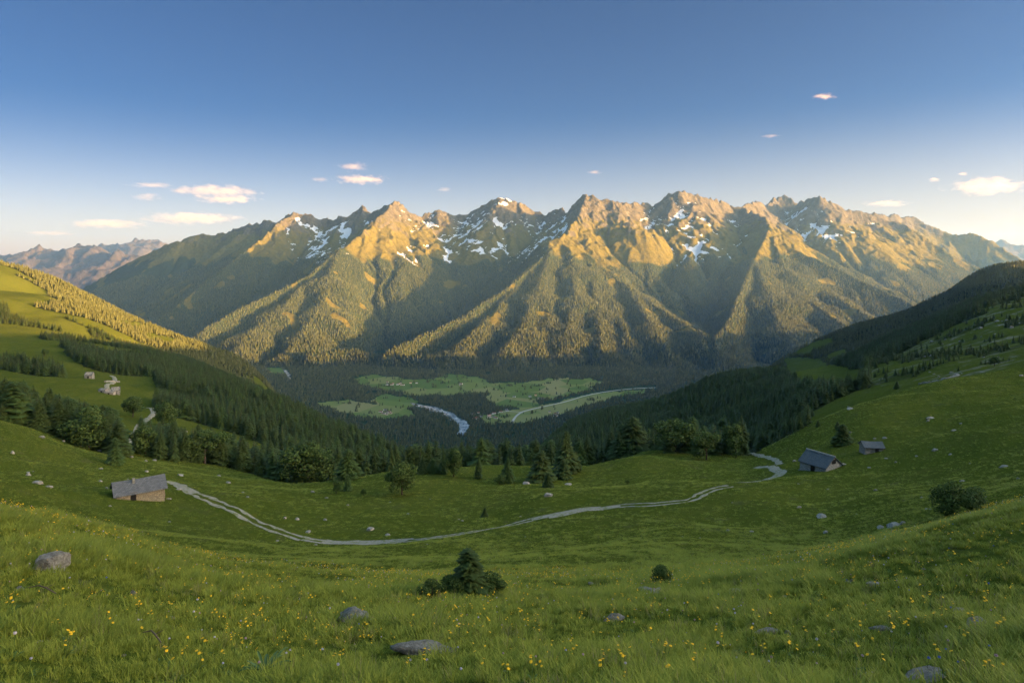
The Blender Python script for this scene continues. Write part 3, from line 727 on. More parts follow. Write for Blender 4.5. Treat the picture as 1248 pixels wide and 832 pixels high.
# trees that stand apart: (column, row of the base, height in rows, kind, width factor, label)
SINGLE = [
 (490,603,43,'broadleaf_tree',1.12,'large round leafy tree standing alone on the middle meadow below the wood edge'),
 (553,581,37,'broadleaf_tree',.85,'dark rounded tree at the wood edge, just right of the lone round tree'),
 (540,577,26,'larch_tree',1.0,'slim green conifer tucked behind the dark rounded tree at the wood edge'),
 (583,583,28,'spruce_tree',1.2,'small dark spruce standing between the rounded tree and the pale bushy pair'),
 (618,588,32,'larch_tree',1.15,'loose pale green conifer at the left end of the small grove on the meadow'),
 (609,590,13,'bush',1.3,'low round bush at the foot of the pale green conifer of the meadow grove'),
 (659,586,38,'spruce_tree',1.45,'broad dark double-topped spruce left of the tallest meadow conifer'),
 (690,576,52,'spruce_tree',1.05,'tallest dark conifer of the small grove on the middle meadow'),
 (703,574,26,'spruce_tree',1.2,'short spruce leaning against the right side of the tallest grove conifer'),
 (686,583,25,'spruce_tree',1.5,'squat dark spruce in front of the tallest grove conifer'),
 (668,594,19,'spruce_tree',1.5,'little bushy spruce standing lowest and nearest in the meadow grove'),
 (515,577,22,'spruce_tree',1.2,'small conifer at the wood edge right above the lone round tree'),
 (528,576,18,'larch_tree',1.3,'small pale conifer beside another at the wood edge above the track'),
 (410,601,17,'bush',1.1,'round bush under the wood edge, left of a thin young larch'),
 (424,598,22,'larch_tree',.9,'thin young larch beside a round bush under the wood edge'),
 (376,581,30,'broadleaf_tree',1.35,'wide low leafy tree at the lower end of the left wood'),
 (425,584,38,'larch_tree',1.15,'bright green larch at the tip of the wood above the middle meadow'),
 (591,630,12,'spruce_tree',1.5,'tiny spruce on open grass just above the gravel track'),
 (443,604,9,'bush',1.0,'tiny shrub on the grass right of the thin young larch'),
 (793,549,9,'bush',1.5,'low bush on top of the grassy knoll in front of the dark wood'),
 (765,590,6,'bush',1.2,'tiny shrub on the slope of the grassy knoll'),
 (861,560,36,'broadleaf_tree',1.15,'wide rounded tree at the right foot of the grassy knoll'),
 (897,557,42,'broadleaf_tree',.92,'tall dark oval tree where the track disappears behind the knoll'),
 (880,545,38,'larch_tree',1.0,'conifer squeezed behind two rounded trees beside the track end'),
 (1027,541,25,'spruce_tree',1.55,'lone dark spruce on the right meadow above the grey-roofed barn'),
 (1021,523,10,'spruce_tree',1.3,'tiny spruce behind the lone dark spruce on the right meadow'),
 (939,533,19,'spruce_tree',1.6,'rounded small spruce first in the row along the right meadow edge'),
 (962,524,17,'spruce_tree',1.3,'second small spruce in the row along the right meadow edge'),
 (975,523,20,'spruce_tree',1.2,'third small spruce in the row, pointed and dark, on the right meadow edge'),
 (997,520,9,'spruce_tree',1.4,'little shrub-like spruce at the end of the row on the right meadow edge'),
 (956,527,9,'bush',1.2,'tiny bush between the first two spruces of the right meadow row'),
 (242,537,21,'spruce_tree',1.3,'small spruce on the sunken meadow behind the left tree belt'),
 (257,538,17,'spruce_tree',1.5,'round little spruce beside a taller one on the sunken left meadow'),
 (285,540,15,'spruce_tree',1.4,'rightmost small spruce on the sunken left meadow'),
 (54,434,9,'broadleaf_tree',1.4,'small round tree alone on the upper left pasture'),
 (1212,446,12,'broadleaf_tree',1.4,'dark shrub tree on the skyline of the right pasture'),
 (1163,630,46,'bush',1.25,'large dark bush on the crest of the near right slope'),
 (1186,624,32,'bush',1.6,'lower green bush joined to the large dark bush on the right crest'),
 (573,729,62,'spruce_tree',1.9,'wide dark dwarf conifer on the near meadow under the gravel track'),
 (596,729,34,'bush',1.4,'green shrub hugging the right side of the dwarf conifer'),
 (551,729,30,'bush',1.4,'green shrub between the dwarf conifer and its low neighbour'),
 (527,729,25,'bush',1.5,'low flat shrub left of the dwarf conifer on the near meadow'),
 (806,712,25,'bush',1.3,'small dark shrub alone on the near meadow right of the dwarf conifer'),
 (140,566,34,'larch_tree',1.2,'green conifer standing lowest at the right end of the left tree belt'),
 (118,545,30,'broadleaf_tree',1.2,'bushy rounded tree in the middle of the left tree belt'),
 (92,532,28,'larch_tree',1.3,'bushy bright conifer at the lower edge of the left tree belt'),
 (177,555,36,'broadleaf_tree',1.2,'dark rounded tree right beside the winding left path'),
 (203,522,34,'broadleaf_tree',1.25,'dark rounded tree at the right side of the path bend'),
 (162,508,27,'broadleaf_tree',1.2,'round tree just below the ruined hamlet, left of the path'),
 (3,512,24,'spruce_tree',1.4,'spruce at the very left edge of the lower left meadow'),
 (1093,474,10,'spruce_tree',1.3,'dark spruce at the end of the dry stone heap on the right pasture'),
]
_hits = hit([s[0] for s in SINGLE], [s[1] for s in SINGLE])
tree_xy = []
for (px, py, hp, kind, sx, lab), (x, y, z) in zip(SINGLE, _hits):
    h = hp/F*y*1.03
    add_tree(kind, x, y, h, lab, 'bush' if kind == 'bush' else 'tree', z=z, sx=sx*(1.2 if kind in ('spruce_tree', 'larch_tree') and y > 60 else 1))
    tree_xy.append((x, y, h))
TX = np.array(tree_xy)
tick('single trees')

def scatter(n, d0, d1, px0, px1, rng, p=1.0):
    """random points in the view wedge, uniform per ground area"""
    u = rng.uniform(0, 1, n); d = np.sqrt(d0*d0+u*(d1*d1-d0*d0)); px = rng.uniform(px0, px1, n)
    return (px-CX)/F*d, d
def poisson_thin(x, y, cell, rng):
    """at most one point per jittered cell"""
    k = (np.floor(x/cell).astype(np.int64)*1000003+np.floor(y/cell).astype(np.int64)); _, i = np.unique(k, return_index=True)
    return x[i], y[i]
def area(d0, d1, px0=-60, px1=1310): return (px1-px0)/F*(d1*d1-d0*d0)/2
zones = []
for d0, d1, cell in ((212, 420, 4.6), (420, 900, 5.4), (900, 1700, 6.6), (1700, 3400, 8.5)):
    n = int(area(d0, d1)/cell**2*2.2); x, y = scatter(n, d0, d1, -60, 1310, RNG); x, y = poisson_thin(x, y, cell, RNG)
    z = H(x, y); c = cover(x, y, z); k = RNG.uniform(0, 1, len(x)) < c
    x, y, z = x[k], y[k], z[k]
    _p = CX+F*x/y; hh = (13.0+3.2*smooth(400, 620, _p)*(1-smooth(740, 840, _p))*(y < 520))*(.50+.75*RNG.beta(3, 2.4, len(x)))*(1-.4*((_p > 930) & (y < 460)))
    rightslope = (_p > 1060) & (y < 1500) & (HY-F*z/y > np.interp(_p, [1040, 1120, 1180, 1248, 1400], [456, 420, 388, 356, 340])); hh = np.where(rightslope, hh*.5, hh)
    zones.append(np.stack([x, y, z, hh], 1))
TR = np.concatenate(zones)
# keep clear of singles
for sx_, sy_, sh_ in tree_xy:
    TR = TR[np.hypot(TR[:, 0]-sx_, TR[:, 1]-sy_) > 2.2]
def visible(x, y, zt, steps=60):
    """is the point (x, y, zt) in sight over the bare ground"""
    ok = np.ones(len(x), bool)
    for t in np.linspace(.03, .985, steps):
        ok &= H(x*t, y*t) < zt*t+.3
    return ok
vis = visible(TR[:, 0], TR[:, 1], TR[:, 2]+TR[:, 3]*.9)
TR = TR[vis]
print('mid trees', len(TR))
# stay off the two paths of the left meadow
def path_dist(x, y, pts):
    d = np.full(x.shape, 1e9)
    for (ax, ay), (bx, by) in zip(pts[:-1], pts[1:]):
        t = np.clip(((x-ax)*(bx-ax)+(y-ay)*(by-ay))/((bx-ax)**2+(by-ay)**2+1e-9), 0, 1); d = np.minimum(d, np.hypot(x-ax-t*(bx-ax), y-ay-t*(by-ay)))
    return d
PATH_PX = dict(
 track=[(203,586),(213,589),(222,593),(234,600),(250,606),(270,615),(300,630),(340,647),(380,658),(420,661),(470,660),(520,656),(580,647),(640,635),(680,627),(710,621),(750,617),(800,614),(830,611),(860,600),(875,595),(890,592)],
 track2=[(902,588),(920,587),(935,584),(947,580),(951,575),(945,572),(930,569),(922,569)],
 track3=[(908,552),(922,554),(938,558),(948,563),(950,566)],
 leftpath=[(160,541),(162,532),(167,524),(175,515),(182,509),(187,504),(186,500),(180,497)],
 upper=[(139,479),(135,476),(131,473),(130,470),(132,468),(138,466),(140,463),(139,460),(136,458)],
)
PATHS = {}
for k, pp in PATH_PX.items():
    hp = hit([p[0] for p in pp], [p[1] for p in pp]); PATHS[k] = [(h_[0], h_[1]) for h_ in hp]
for k in ('leftpath', 'upper', 'track3'): TR = TR[path_dist(TR[:, 0], TR[:, 1], PATHS[k]) > 4.5]
size_px = TR[:, 3]/TR[:, 1]*F
# open the line of sight to the left path and hamlet
ppx, ppy = P(TR[:, 0], TR[:, 1], TR[:, 2]); top = ppy-size_px
blk = (np.abs(ppx-172) < 13) & (top < 541) & (ppy > 500) & (TR[:, 1] < PATHS['leftpath'][0][1]+60) & (np.abs(ppx-np.interp(np.clip(ppy, 497, 541), [497, 509, 524, 541], [183, 182, 167, 160])) < 13)
blk |= (ppx > 122) & (ppx < 150) & (top < 478) & (TR[:, 1] < 640)
TR = TR[~blk]; size_px = TR[:, 3]/TR[:, 1]*F
order = np.argsort(-size_px); TR = TR[order]; size_px = size_px[order]; ppx, ppy = P(TR[:, 0], TR[:, 1], TR[:, 2])
inframe = (ppx > -5) & (ppx < 1253)
big = np.where(inframe)[0][:262]
isbig = np.zeros(len(TR), bool); isbig[big] = True
REG = [  # region test, label, group
 (lambda px, d: px < 175, 'conifer in the dense belt at the far side of the lower left meadow', 'trees of the left meadow belt'),
 (lambda px, d: px < 400, 'dark tree in the belt behind the stone hut and its meadow', 'trees of the belt behind the stone hut'),
 (lambda px, d: px < 660, 'dark conifer in the wood edge behind the middle meadow', 'trees of the middle wood edge'),
 (lambda px, d: px < 930, 'dark conifer in the tall wood behind the grassy knoll', 'trees of the wood behind the knoll'),
 (lambda px, d: True, 'dark conifer along the edge of the right pasture', 'trees along the right pasture'),
]
for i in big:
    x, y, z, h = TR[i]; px = ppx[i]
    for f_, lab, grp in REG:
        if f_(px, y): break
    r01 = RNG.uniform()
    kind = 'spruce_tree' if r01 < .70 else 'larch_tree'
    if r01 > .93 and (px < 420 or px > 780): kind = 'broadleaf_tree'; lab = lab.replace('dark conifer', 'rounded leafy tree').replace('dark tree', 'rounded leafy tree').replace('conifer in the dense', 'rounded leafy tree in the dense')
    if kind == 'larch_tree': lab = lab.replace('dark conifer', 'paler green larch').replace('dark tree', 'paler green larch').replace('conifer in the dense', 'paler green larch in the dense')
    add_tree(kind, float(x), float(y), float(h), lab, 'tree', grp, z=float(z), sx=float(RNG.uniform(1.15, 1.8)))
tick('individual trees')

# instanced wood: one object, points carry the tree size, turn and variety
def point_stuff(name, pts, scl, rot, idx, coll, label, cat, tilt=None):
    me = bpy.data.meshes.new(name); me.vertices.add(len(pts)); me.vertices.foreach_set('co', np.asarray(pts, np.float32).ravel())
    for k, v, ty in (('scl', scl, 'FLOAT_VECTOR'), ('rot', rot, 'FLOAT_VECTOR')):
        a = me.attributes.new(k, ty, 'POINT'); a.data.foreach_set('vector', np.asarray(v, np.float32).ravel())
    a = me.attributes.new('idx', 'INT', 'POINT'); a.data.foreach_set('value', np.asarray(idx, np.int32))
    o = bpy.data.objects.new(name, me); COL.objects.link(o)
    ng = bpy.data.node_groups.new(name+'_scatter', 'GeometryNodeTree')
    ng.interface.new_socket('Geometry', in_out='INPUT', socket_type='NodeSocketGeometry'); ng.interface.new_socket('Geometry', in_out='OUTPUT', socket_type='NodeSocketGeometry')
    gi = ng.nodes.new('NodeGroupInput'); go = ng.nodes.new('NodeGroupOutput')
    ip = ng.nodes.new('GeometryNodeInstanceOnPoints'); ci = ng.nodes.new('GeometryNodeCollectionInfo')
    ci.inputs['Collection'].default_value = coll; ci.inputs['Separate Children'].default_value = True; ci.inputs['Reset Children'].default_value = True
    ip.inputs['Pick Instance'].default_value = True
    def named(n_, t):
        a = ng.nodes.new('GeometryNodeInputNamedAttribute'); a.data_type = t; a.inputs['Name'].default_value = n_; return a.outputs['Attribute']
    ng.links.new(gi.outputs[0], ip.inputs['Points']); ng.links.new(ci.outputs[0], ip.inputs['Instance'])
    ng.links.new(named('idx', 'INT'), ip.inputs['Instance Index']); ng.links.new(named('scl', 'FLOAT_VECTOR'), ip.inputs['Scale'])
    er = ng.nodes.new('FunctionNodeEulerToRotation'); ng.links.new(named('rot', 'FLOAT_VECTOR'), er.inputs[0]); ng.links.new(er.outputs[0], ip.inputs['Rotation'])
    ng.links.new(ip.outputs[0], go.inputs[0])
    md = o.modifiers.new('scatter', 'NODES'); md.node_group = ng
    return tag(o, label, cat, None, 'stuff')
def proto_collection(name, meshes):
    c = bpy.data.collections.new(name)
    for i, me in enumerate(meshes):
        o = bpy.data.objects.new('%s_%02d' % (name, i), me); c.objects.link(o)
    return c
def merged(kind, mat, n, fn):
    out = []
    for i in range(n):
        rng = np.random.default_rng(3000+hash_(kind)+i); V, Fc, T, TV, TF = fn(rng, i); k = len(V)
        me = mesh_from('wood_tree', V+TV, Fc+[tuple(a+k for a in f) for f in TF], mat, T+[0]*len(TV)); me.materials.append(M['bark'])
        mi = np.zeros(len(Fc)+len(TF), np.int32); mi[len(Fc):] = 1; me.polygons.foreach_set('material_index', mi); out.append(me)
    return out
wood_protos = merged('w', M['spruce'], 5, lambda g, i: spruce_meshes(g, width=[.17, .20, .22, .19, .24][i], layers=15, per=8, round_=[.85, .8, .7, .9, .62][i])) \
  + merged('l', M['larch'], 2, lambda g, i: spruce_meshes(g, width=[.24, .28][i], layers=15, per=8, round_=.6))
wc = proto_collection('wood_tree', wood_protos)
rest = TR[~isbig]
near_rest = rest[:, 1] < 1500
a = rest[near_rest]; n = len(a); print('instanced wood', n, 'far', (~near_rest).sum())
wd_ = RNG.uniform(1.0, 1.75, n)
point_stuff('forest', a[:, :3]-np.array([0, 0, .3]), np.stack([a[:, 3]*wd_, a[:, 3]*wd_, a[:, 3]], 1), np.stack([0*wd_, 0*wd_, RNG.uniform(0, 6.28, n)], 1), np.where(RNG.uniform(0, 1, n) < .82, RNG.integers(0, 5, n), RNG.integers(5, 7, n)), wc, 'dense conifer woods covering the slopes on both sides of the meadows', 'forest')

def far_wood(name, x, y, z, h, w, label, rng, mat):
    """small far trees as one mesh: two stacked ragged cones each"""
    n = len(x); K = 5
    a = rng.uniform(0, 6.28, n)[:, None]+np.arange(K)[None]*2*np.pi/K+rng.uniform(-.25, .25, (n, K))
    r1 = w[:, None]*h[:, None]*rng.uniform(.75, 1.25, (n, K)); r2 = r1*.62*rng.uniform(.85, 1.15, (n, K))
    lowz = rng.uniform(.03, .12, (n, K))*h[:, None]; midz = rng.uniform(.40, .50, (n, K))*h[:, None]
    V = np.zeros((n, 2*K+2, 3), np.float32)
    V[:, :K, 0] = x[:, None]+r1*np.cos(a); V[:, :K, 1] = y[:, None]+r1*np.sin(a); V[:, :K, 2] = z[:, None]+lowz
    V[:, K:2*K, 0] = x[:, None]+r2*np.cos(a+.5); V[:, K:2*K, 1] = y[:, None]+r2*np.sin(a+.5); V[:, K:2*K, 2] = z[:, None]+midz
    V[:, 2*K] = np.stack([x, y, z+.68*h], 1); V[:, 2*K+1] = np.stack([x, y, z+h], 1)
    f = []
    for i in range(K):
        j = (i+1) % K; f += [(i, j, 2*K), (K+i, K+j, 2*K+1)]
    f = np.array(f); Fa = (f[None]+(np.arange(n)*(2*K+2))[:, None, None]).reshape(-1, 3)
    tone = np.repeat(rng.uniform(0, 1, n)**1.5*.9, 2*K+2)
    me = raw_mesh(name, V.reshape(-1, 3), Fa, dict(tone=tone), smooth_=False)
    return tag(obj(name, me, mat), label, 'forest', None, 'stuff')
b = rest[~near_rest]
far_wood('hillside_woods', b[:, 0], b[:, 1], b[:, 2], b[:, 3]*1.05, RNG.uniform(.17, .26, len(b)), 'conifer woods on the lower hills either side of the valley', RNG, M['farwood'])
# valley floor woods
n = 150000; x, y = scatter(n, 2900, 6600, 150, 1130, RNG); x, y = poisson_thin(x, y, 11.5, RNG); z = H(x, y)
k = (z < -850) & (fieldmask(x, y, z) < .5) & ~rivermask(x, y, z)
gap = noise(x/130, y/130, 601)+.4*noise(x/45, y/45, 602); k &= gap < .62
x, y, z = x[k], y[k], z[k]; HMz = HM(x, y); k = (y < 5050) | (HMz < z+1); x, y, z = x[k], y[k], z[k]
# scattered trees inside the fields
x2, y2 = scatter(9000, 3700, 5600, 370, 800, RNG); z2 = H(x2, y2); k2 = (fieldmask(x2, y2, z2) > .5) & (noise(x2/55, y2/55, 603) > .36); x, y, z = np.r_[x, x2[k2]], np.r_[y, y2[k2]], np.r_[z, z2[k2]]
px_, py_ = P(x, y, z); onroad = (py_ > 470) & (np.abs(py_-np.interp(px_, [600, 640, 680, 720, 760, 795], [510, 499, 489, 480, 474.5, 471.5])) < 2.2) & (px_ > 620) & (px_ < 800)
x, y, z = x[~onroad], y[~onroad], z[~onroad]; print('valley trees', len(x))
far_wood('valley_woods', x, y, z, RNG.uniform(11, 24, len(x)), RNG.uniform(.20, .34, len(x)), 'dark woods on the valley floor round the fields and the river', RNG, M['farwood'])
# mountain woods
n = 620000; x, y = scatter(n, 5200, 10500, -20, 1270, RNG); x, y = poisson_thin(x, y, 15.5, RNG)
z = HM(x, y); g = H(x, y); keep = z > g+2
x, y, z = x[keep], y[keep], z[keep]
mf = MT.H(x, y, MFOR); keep = RNG.uniform(.15, .95, len(x)) < mf; x, y, z = x[keep], y[keep], z[keep]
px_, py_ = P(x, y, z); keep = (py_ < 475)
x, y, z = x[keep], y[keep], z[keep]
# drop trees on slopes turned away from the camera
eps = 25.; rr = np.hypot(x, y); back = (HM(x*(1+eps/rr), y*(1+eps/rr))-z)/eps - z/rr; keep = back > -.12
x, y, z = x[keep], y[keep], z[keep]; print('mountain trees', len(x))
hh = RNG.uniform(15, 33, len(x))*np.clip(1.05-(z+300)/1500, .5, 1.1)
far_wood('mountain_woods', x, y, z-1.5, hh, RNG.uniform(.20, .34, len(x)), 'conifer forest covering the lower slopes of the mountain range', RNG, M['farwood'])
tick('forests')
# ---------------------------------------------------------------- tracks, road, river
def resample(pts, step):
    pts = np.array(pts, float); d = np.r_[0, np.cumsum(np.hypot(*np.diff(pts, axis=0).T))]
    t = np.linspace(0, d[-1], max(3, int(d[-1]/step)))
    # Catmull-Rom style smoothing: pchip on both coordinates
    return np.stack([pchip(d, pts[:, 0], t), pchip(d, pts[:, 1], t)], 1)
def ribbon(V, Q, pts, w0, w1, off=.07, hf=None, jit=.08, seed=0):
    """strip between lateral offsets w0 and w1 of a centre line, laid on the ground"""
    n = len(pts); g = np.gradient(pts, axis=0); L = np.hypot(g[:, 0], g[:, 1])+1e-9; nx, ny = g[:, 1]/L, -g[:, 0]/L
    k = 5; base = len(V); s = np.arange(n)*.31
    ja = jit*noise(s, s*0+seed+.5, 700); jb = jit*noise(s, s*0+seed+9.5, 701)
    for c in range(k):
        f = c/(k-1); o = (w0+ja)*(1-f)+(w1+jb)*f
        x = pts[:, 0]+nx*o; y = pts[:, 1]+ny*o; z = (hf(x, y) if hf else H(x, y))+off*(1 if 0 < c < k-1 else .2)
        for a in zip(x, y, z): V.append(tuple(map(float, a)))
    for c in range(k-1):
        for i in range(n-1): Q.append((base+c*n+i, base+c*n+i+1, base+(c+1)*n+i+1, base+(c+1)*n+i))
def track(name, pts, spec, mat, jit=.42, off=.07, step=.7):
    """spec(px) -> list of (w0, w1) strips"""
    V, Q = [], []; P_ = resample(pts, step)
    px = CX+F*P_[:, 0]/P_[:, 1]; keys = [spec(p) for p in px]; i = 0
    while i < len(P_)-1:
        j = i
        while j < len(P_)-1 and keys[j+1] == keys[i]: j += 1
        seg = P_[max(0, i-1):j+1]
        if len(seg) > 2:
            for m, (a, b) in enumerate(keys[i]): ribbon(V, Q, seg, a, b, off, jit=jit, seed=i*7+m*3)
        i = j+1
    me = bpy.data.meshes.new(name); me.from_pydata(V, [], Q); me.polygons.foreach_set('use_smooth', [True]*len(Q))
    return tag(obj(name, me, mat), kind='structure')
rut = [(-1.25, -.55), (.55, 1.25)]
def main_spec(p):
    if p < 212: return [(-1.7, 1.7)]
    if p < 238: return [(-1.5, 1.5)]
    if p < 375: return rut
    if p < 395: return [(-1.35, -.2), (.1, 1.35)]
    if p < 500: return [(-1.5, 1.6)]
    if p < 650: return rut
    if p < 668: return [(-1.5, 1.0)]
    if p < 735: return [(-1.9, 1.7)]
    if p < 760: return [(-1.3, 1.1)]
    return rut
track('gravel_track', PATHS['track'], main_spec, M['gravel'])
track('gravel_track', PATHS['track2'], lambda p: [(-1.15, 1.15)], M['gravel'])
track('gravel_track', PATHS['track3'], lambda p: [(-.8, .8)], M['gravel'])
track('footpath', PATHS['leftpath'], lambda p: [(-1.7, 1.7)], M['gravel'], off=.35, step=1.5)
track('footpath', PATHS['upper'], lambda p: [(-1.9, 1.9)], M['gravel'], off=.5, step=2.)
def floorpts(pp, z=-900.): return [((p-CX)/F*(-z*F/(q-HY)), -z*F/(q-HY)) for p, q in pp]
rp = resample(floorpts([(623,517),(626,511),(629,507),(636,502),(648,498.5),(668,494),(690,489),(710,483),(728,479),(750,475.6),(775,473.2),(800,472)]), 14)
V, Q = [], []; ribbon(V, Q, rp, -7, 7, .5, hf=lambda x, y: H(x, y), jit=.2)
me = bpy.data.meshes.new('valley_road'); me.from_pydata(V, [], Q); tag(obj('valley_road', me, M['asphalt']), kind='structure')
rp = resample(floorpts([(636,502),(620,501),(606,503),(596,506)]), 14)
V, Q = [], []; ribbon(V, Q, rp, -4.5, 4.5, .7, jit=.5)
me = bpy.data.meshes.new('valley_road'); me.from_pydata(V, [], Q); tag(obj('valley_road', me, M['asphalt']), kind='structure')
for poly in RIVER:
    out = []
    n = len(poly)
    for i in range(n):
        a, b = poly[i], poly[(i+1) % n]
        for t in np.linspace(0, 1, 7)[:-1]: out.append((a[0]+(b[0]-a[0])*t, a[1]+(b[1]-a[1])*t))
    out = floorpts(out); v = []
    for x, y in out: v.append((x+22*float(noise(np.array([x/90]), np.array([y/90]), 31)[0]), y+60*float(noise(np.array([x/120]), np.array([y/160]), 32)[0]), -899.3))
    me = bpy.data.meshes.new('river'); me.from_pydata(v, [], [tuple(range(len(v)))]); tag(obj('river', me, M['water']), kind='structure')
tick('tracks')

# ---------------------------------------------------------------- huts and houses
def box(V, Fc, x0, x1, y0, y1, z0, z1):
    b = len(V); V += [(x, y, z) for z in (z0, z1) for y in (y0, y1) for x in (x0, x1)]
    Fc += [(b, b+2, b+3, b+1), (b+4, b+5, b+7, b+6), (b, b+1, b+5, b+4), (b+2, b+6, b+7, b+3), (b, b+4, b+6, b+2), (b+1, b+3, b+7, b+5)]
def gable_wall_mesh(name, L, Wd, h, rh, openings, mat, base=-2.5, rough=.05, rng=None):
    """closed gabled stone body with wobbling faces; openings are recessed boxes built apart"""
    V, Fc = [], []; nl, nz = int(L/.5), 6
    hl, hw = L/2, Wd/2
    bm_v = [(-hl, -hw, base), (hl, -hw, base), (hl, hw, base), (-hl, hw, base), (-hl, -hw, h), (hl, -hw, h), (hl, hw, h), (-hl, hw, h), (-hl, 0, h+rh), (hl, 0, h+rh)]
    f = [(0, 3, 2, 1), (0, 1, 5, 4), (2, 3, 7, 6), (1, 2, 6, 9, 5), (3, 0, 4, 8, 7), (4, 5, 9, 8), (6, 7, 8, 9)]
    import bmesh
    bm = bmesh.new(); vs = [bm.verts.new(v) for v in bm_v]
    for q in f: bm.faces.new([vs[i] for i in q])
    bmesh.ops.subdivide_edges(bm, edges=bm.edges[:], cuts=7, use_grid_fill=True)
    bmesh.ops.triangulate(bm, faces=[q for q in bm.faces if len(q.verts) > 4])
    r_ = rng or random
    for v in bm.verts: v.co.x += r_.uniform(-rough, rough); v.co.y += r_.uniform(-rough, rough)
    me = bpy.data.meshes.new(name); bm.to_mesh(me); bm.free(); me.materials.append(mat); return me
def roof_mesh(name, L, Wd, h, rh, mat, over=.45, th=.16, sag=.12, side=0):
    """pitched slab roof following the body, with overhang, uneven ridge and UVs for its slates; side=+-1 builds one slope"""
    V, Fc, UV = [], [], []; n = 14; hw = Wd/2+over; hl = L/2+over; drop = rh*over/(Wd/2)
    for s in ((-1, 1) if not side else (side,)):
        b = len(V); m = 6
        for i in range(n+1):
            x = -hl+2*hl*i/n; sg = -sag*math.sin(math.pi*i/n)
            for j in range(m+1):
                f = j/m; y = s*hw*f; z = h+rh+.05-(rh+drop)*f+sg*(1-f*.5)+random.uniform(-.02, .02); V.append((x, y, z+.10))
        for i in range(n+1):
            x = -hl+2*hl*i/n; sg = -sag*math.sin(math.pi*i/n)
            for j in range(m+1):
                f = j/m; y = s*hw*f; z = h+rh+.05-(rh+drop)*f+sg*(1-f*.5); V.append((x, y, z+.10-th))
        o = (n+1)*(m+1)
        for i in range(n):
            for j in range(m):
                a = b+i*(m+1)+j; q = (a, a+1, a+m+2, a+m+1) if s < 0 else (a, a+m+1, a+m+2, a+1); Fc.append(q); Fc.append(tuple(k+o for k in reversed(q)))
        for i in range(n):
            a = b+i*(m+1)+m; Fc.append((a, a+o, a+o+m+1, a+m+1)); a = b+i*(m+1); Fc.append((a, a+m+1, a+o+m+1, a+o))
        for j in range(m):
            a = b+j; Fc.append((a, a+o, a+o+1, a+1)); a = b+n*(m+1)+j; Fc.append((a, a+1, a+o+1, a+o))
    me = bpy.data.meshes.new(name); me.from_pydata(V, [], Fc); uv = me.uv_layers.new(name='UVMap')
    sl = math.hypot(hw, rh+drop)/hw
    for lp in me.loops:
        v = me.vertices[lp.vertex_index].co; uv.data[lp.index].uv = (v.x, v.y*sl)
    me.materials.append(mat); return me
def box_mesh(name, dims, mat, r_=.0):
    V, Fc = [], []; box(V, Fc, *dims)
    if r_: V = [(x+random.uniform(-r_, r_), y+random.uniform(-r_, r_), z+random.uniform(-r_, r_)) for x, y, z in V]
    me = bpy.data.meshes.new(name); me.from_pydata(V, [], Fc); me.materials.append(mat); return me
def at(px, py): return hit([px], [py])[0]
def empty(name, loc, rz, label, cat, group=None):
    e = bpy.data.objects.new(name, None); COL.objects.link(e); e.location = loc; e.rotation_euler = (0, 0, rz); return tag(e, label, cat, group)

# left hut: long stone barn under a slate roof, left gable nearer
x, y, z = at(169, 606)
e = empty('stone_hut', (x, y, z+.25), math.radians(37), 'long stone hut with a grey slate roof and a dark doorway, beside the gravel track', 'hut')
L_, W_, h_, rh_ = 8.0, 5.2, 1.65, 1.65
obj('wall', gable_wall_mesh('wall', L_, W_, h_, rh_, [], M['masonry']), parent=e)
rf = obj('roof', roof_mesh('roof', L_, W_, h_, rh_, M['slate'], over=.42), parent=e)
dr_ = obj('doorway', box_mesh('doorway', (-1.6, -.75, -W_/2-.09, -W_/2+.1, -.5, h_-.15), M['dark']), parent=e)
obj('lintel', box_mesh('lintel', (-1.8, -.55, -W_/2-.16, -W_/2+.1, h_-.15, h_+.03), M['wood'], .02), parent=dr_)
obj('chimney', box_mesh('chimney', (-1.15, -.7, -.85, -.4, h_+rh_-.9, h_+rh_+.42), M['palemas'], .03), parent=rf)
obj('vent_hole', box_mesh('vent_hole', (-L_/2-.08, -L_/2+.1, -.25, .2, h_+.2, h_+.75), M['dark']), parent=e)
# right barn: gable towards us
x, y, z = at(1000, 571)
e = empty('stone_barn', (x, y, z+.2), math.radians(118), 'stone barn with a dark slate roof, pale gable towards the viewer, below the lone spruce', 'barn')
L_, W_, h_, rh_ = 7.0, 5.6, 1.35, 2.1
obj('wall', gable_wall_mesh('wall', L_, W_, h_, rh_, [], M['barnmas']), parent=e)
rf = obj('roof', roof_mesh('roof', L_, W_, h_, rh_, M['bluslate'], over=.35), parent=e)
obj('ridge_board', box_mesh('ridge_board', (-L_/2-.42, L_/2+.42, -.14, .14, h_+rh_+.02, h_+rh_+.3), M['barnmas'], .03), parent=rf)
obj('gable_opening', box_mesh('gable_opening', (-L_/2-.1, -L_/2+.1, -.65, .65, h_+.55, h_+1.5), M['dark']), parent=e)
obj('doorway', box_mesh('doorway', (-.6, .5, W_/2-.1, W_/2+.1, -.4, h_-.1), M['dark']), parent=e)
# small hut
x, y, z = at(1062, 550)
e = empty('small_hut', (x, y, z+.2), math.radians(-8), 'small tilted stone hut with a blue-grey roof, highest building on the right meadow', 'hut')
L_, W_, h_, rh_ = 4.3, 3.6, 1.25, 1.0
obj('wall', gable_wall_mesh('wall', L_, W_, h_, rh_, [], M['palemas']), parent=e)
obj('roof', roof_mesh('roof', L_, W_, h_, rh_, M['bluslate'], over=.3), parent=e)
obj('doorway', box_mesh('doorway', (.2, 1.0, -W_/2-.08, -W_/2+.1, -.3, h_-.1), M['dark']), parent=e)
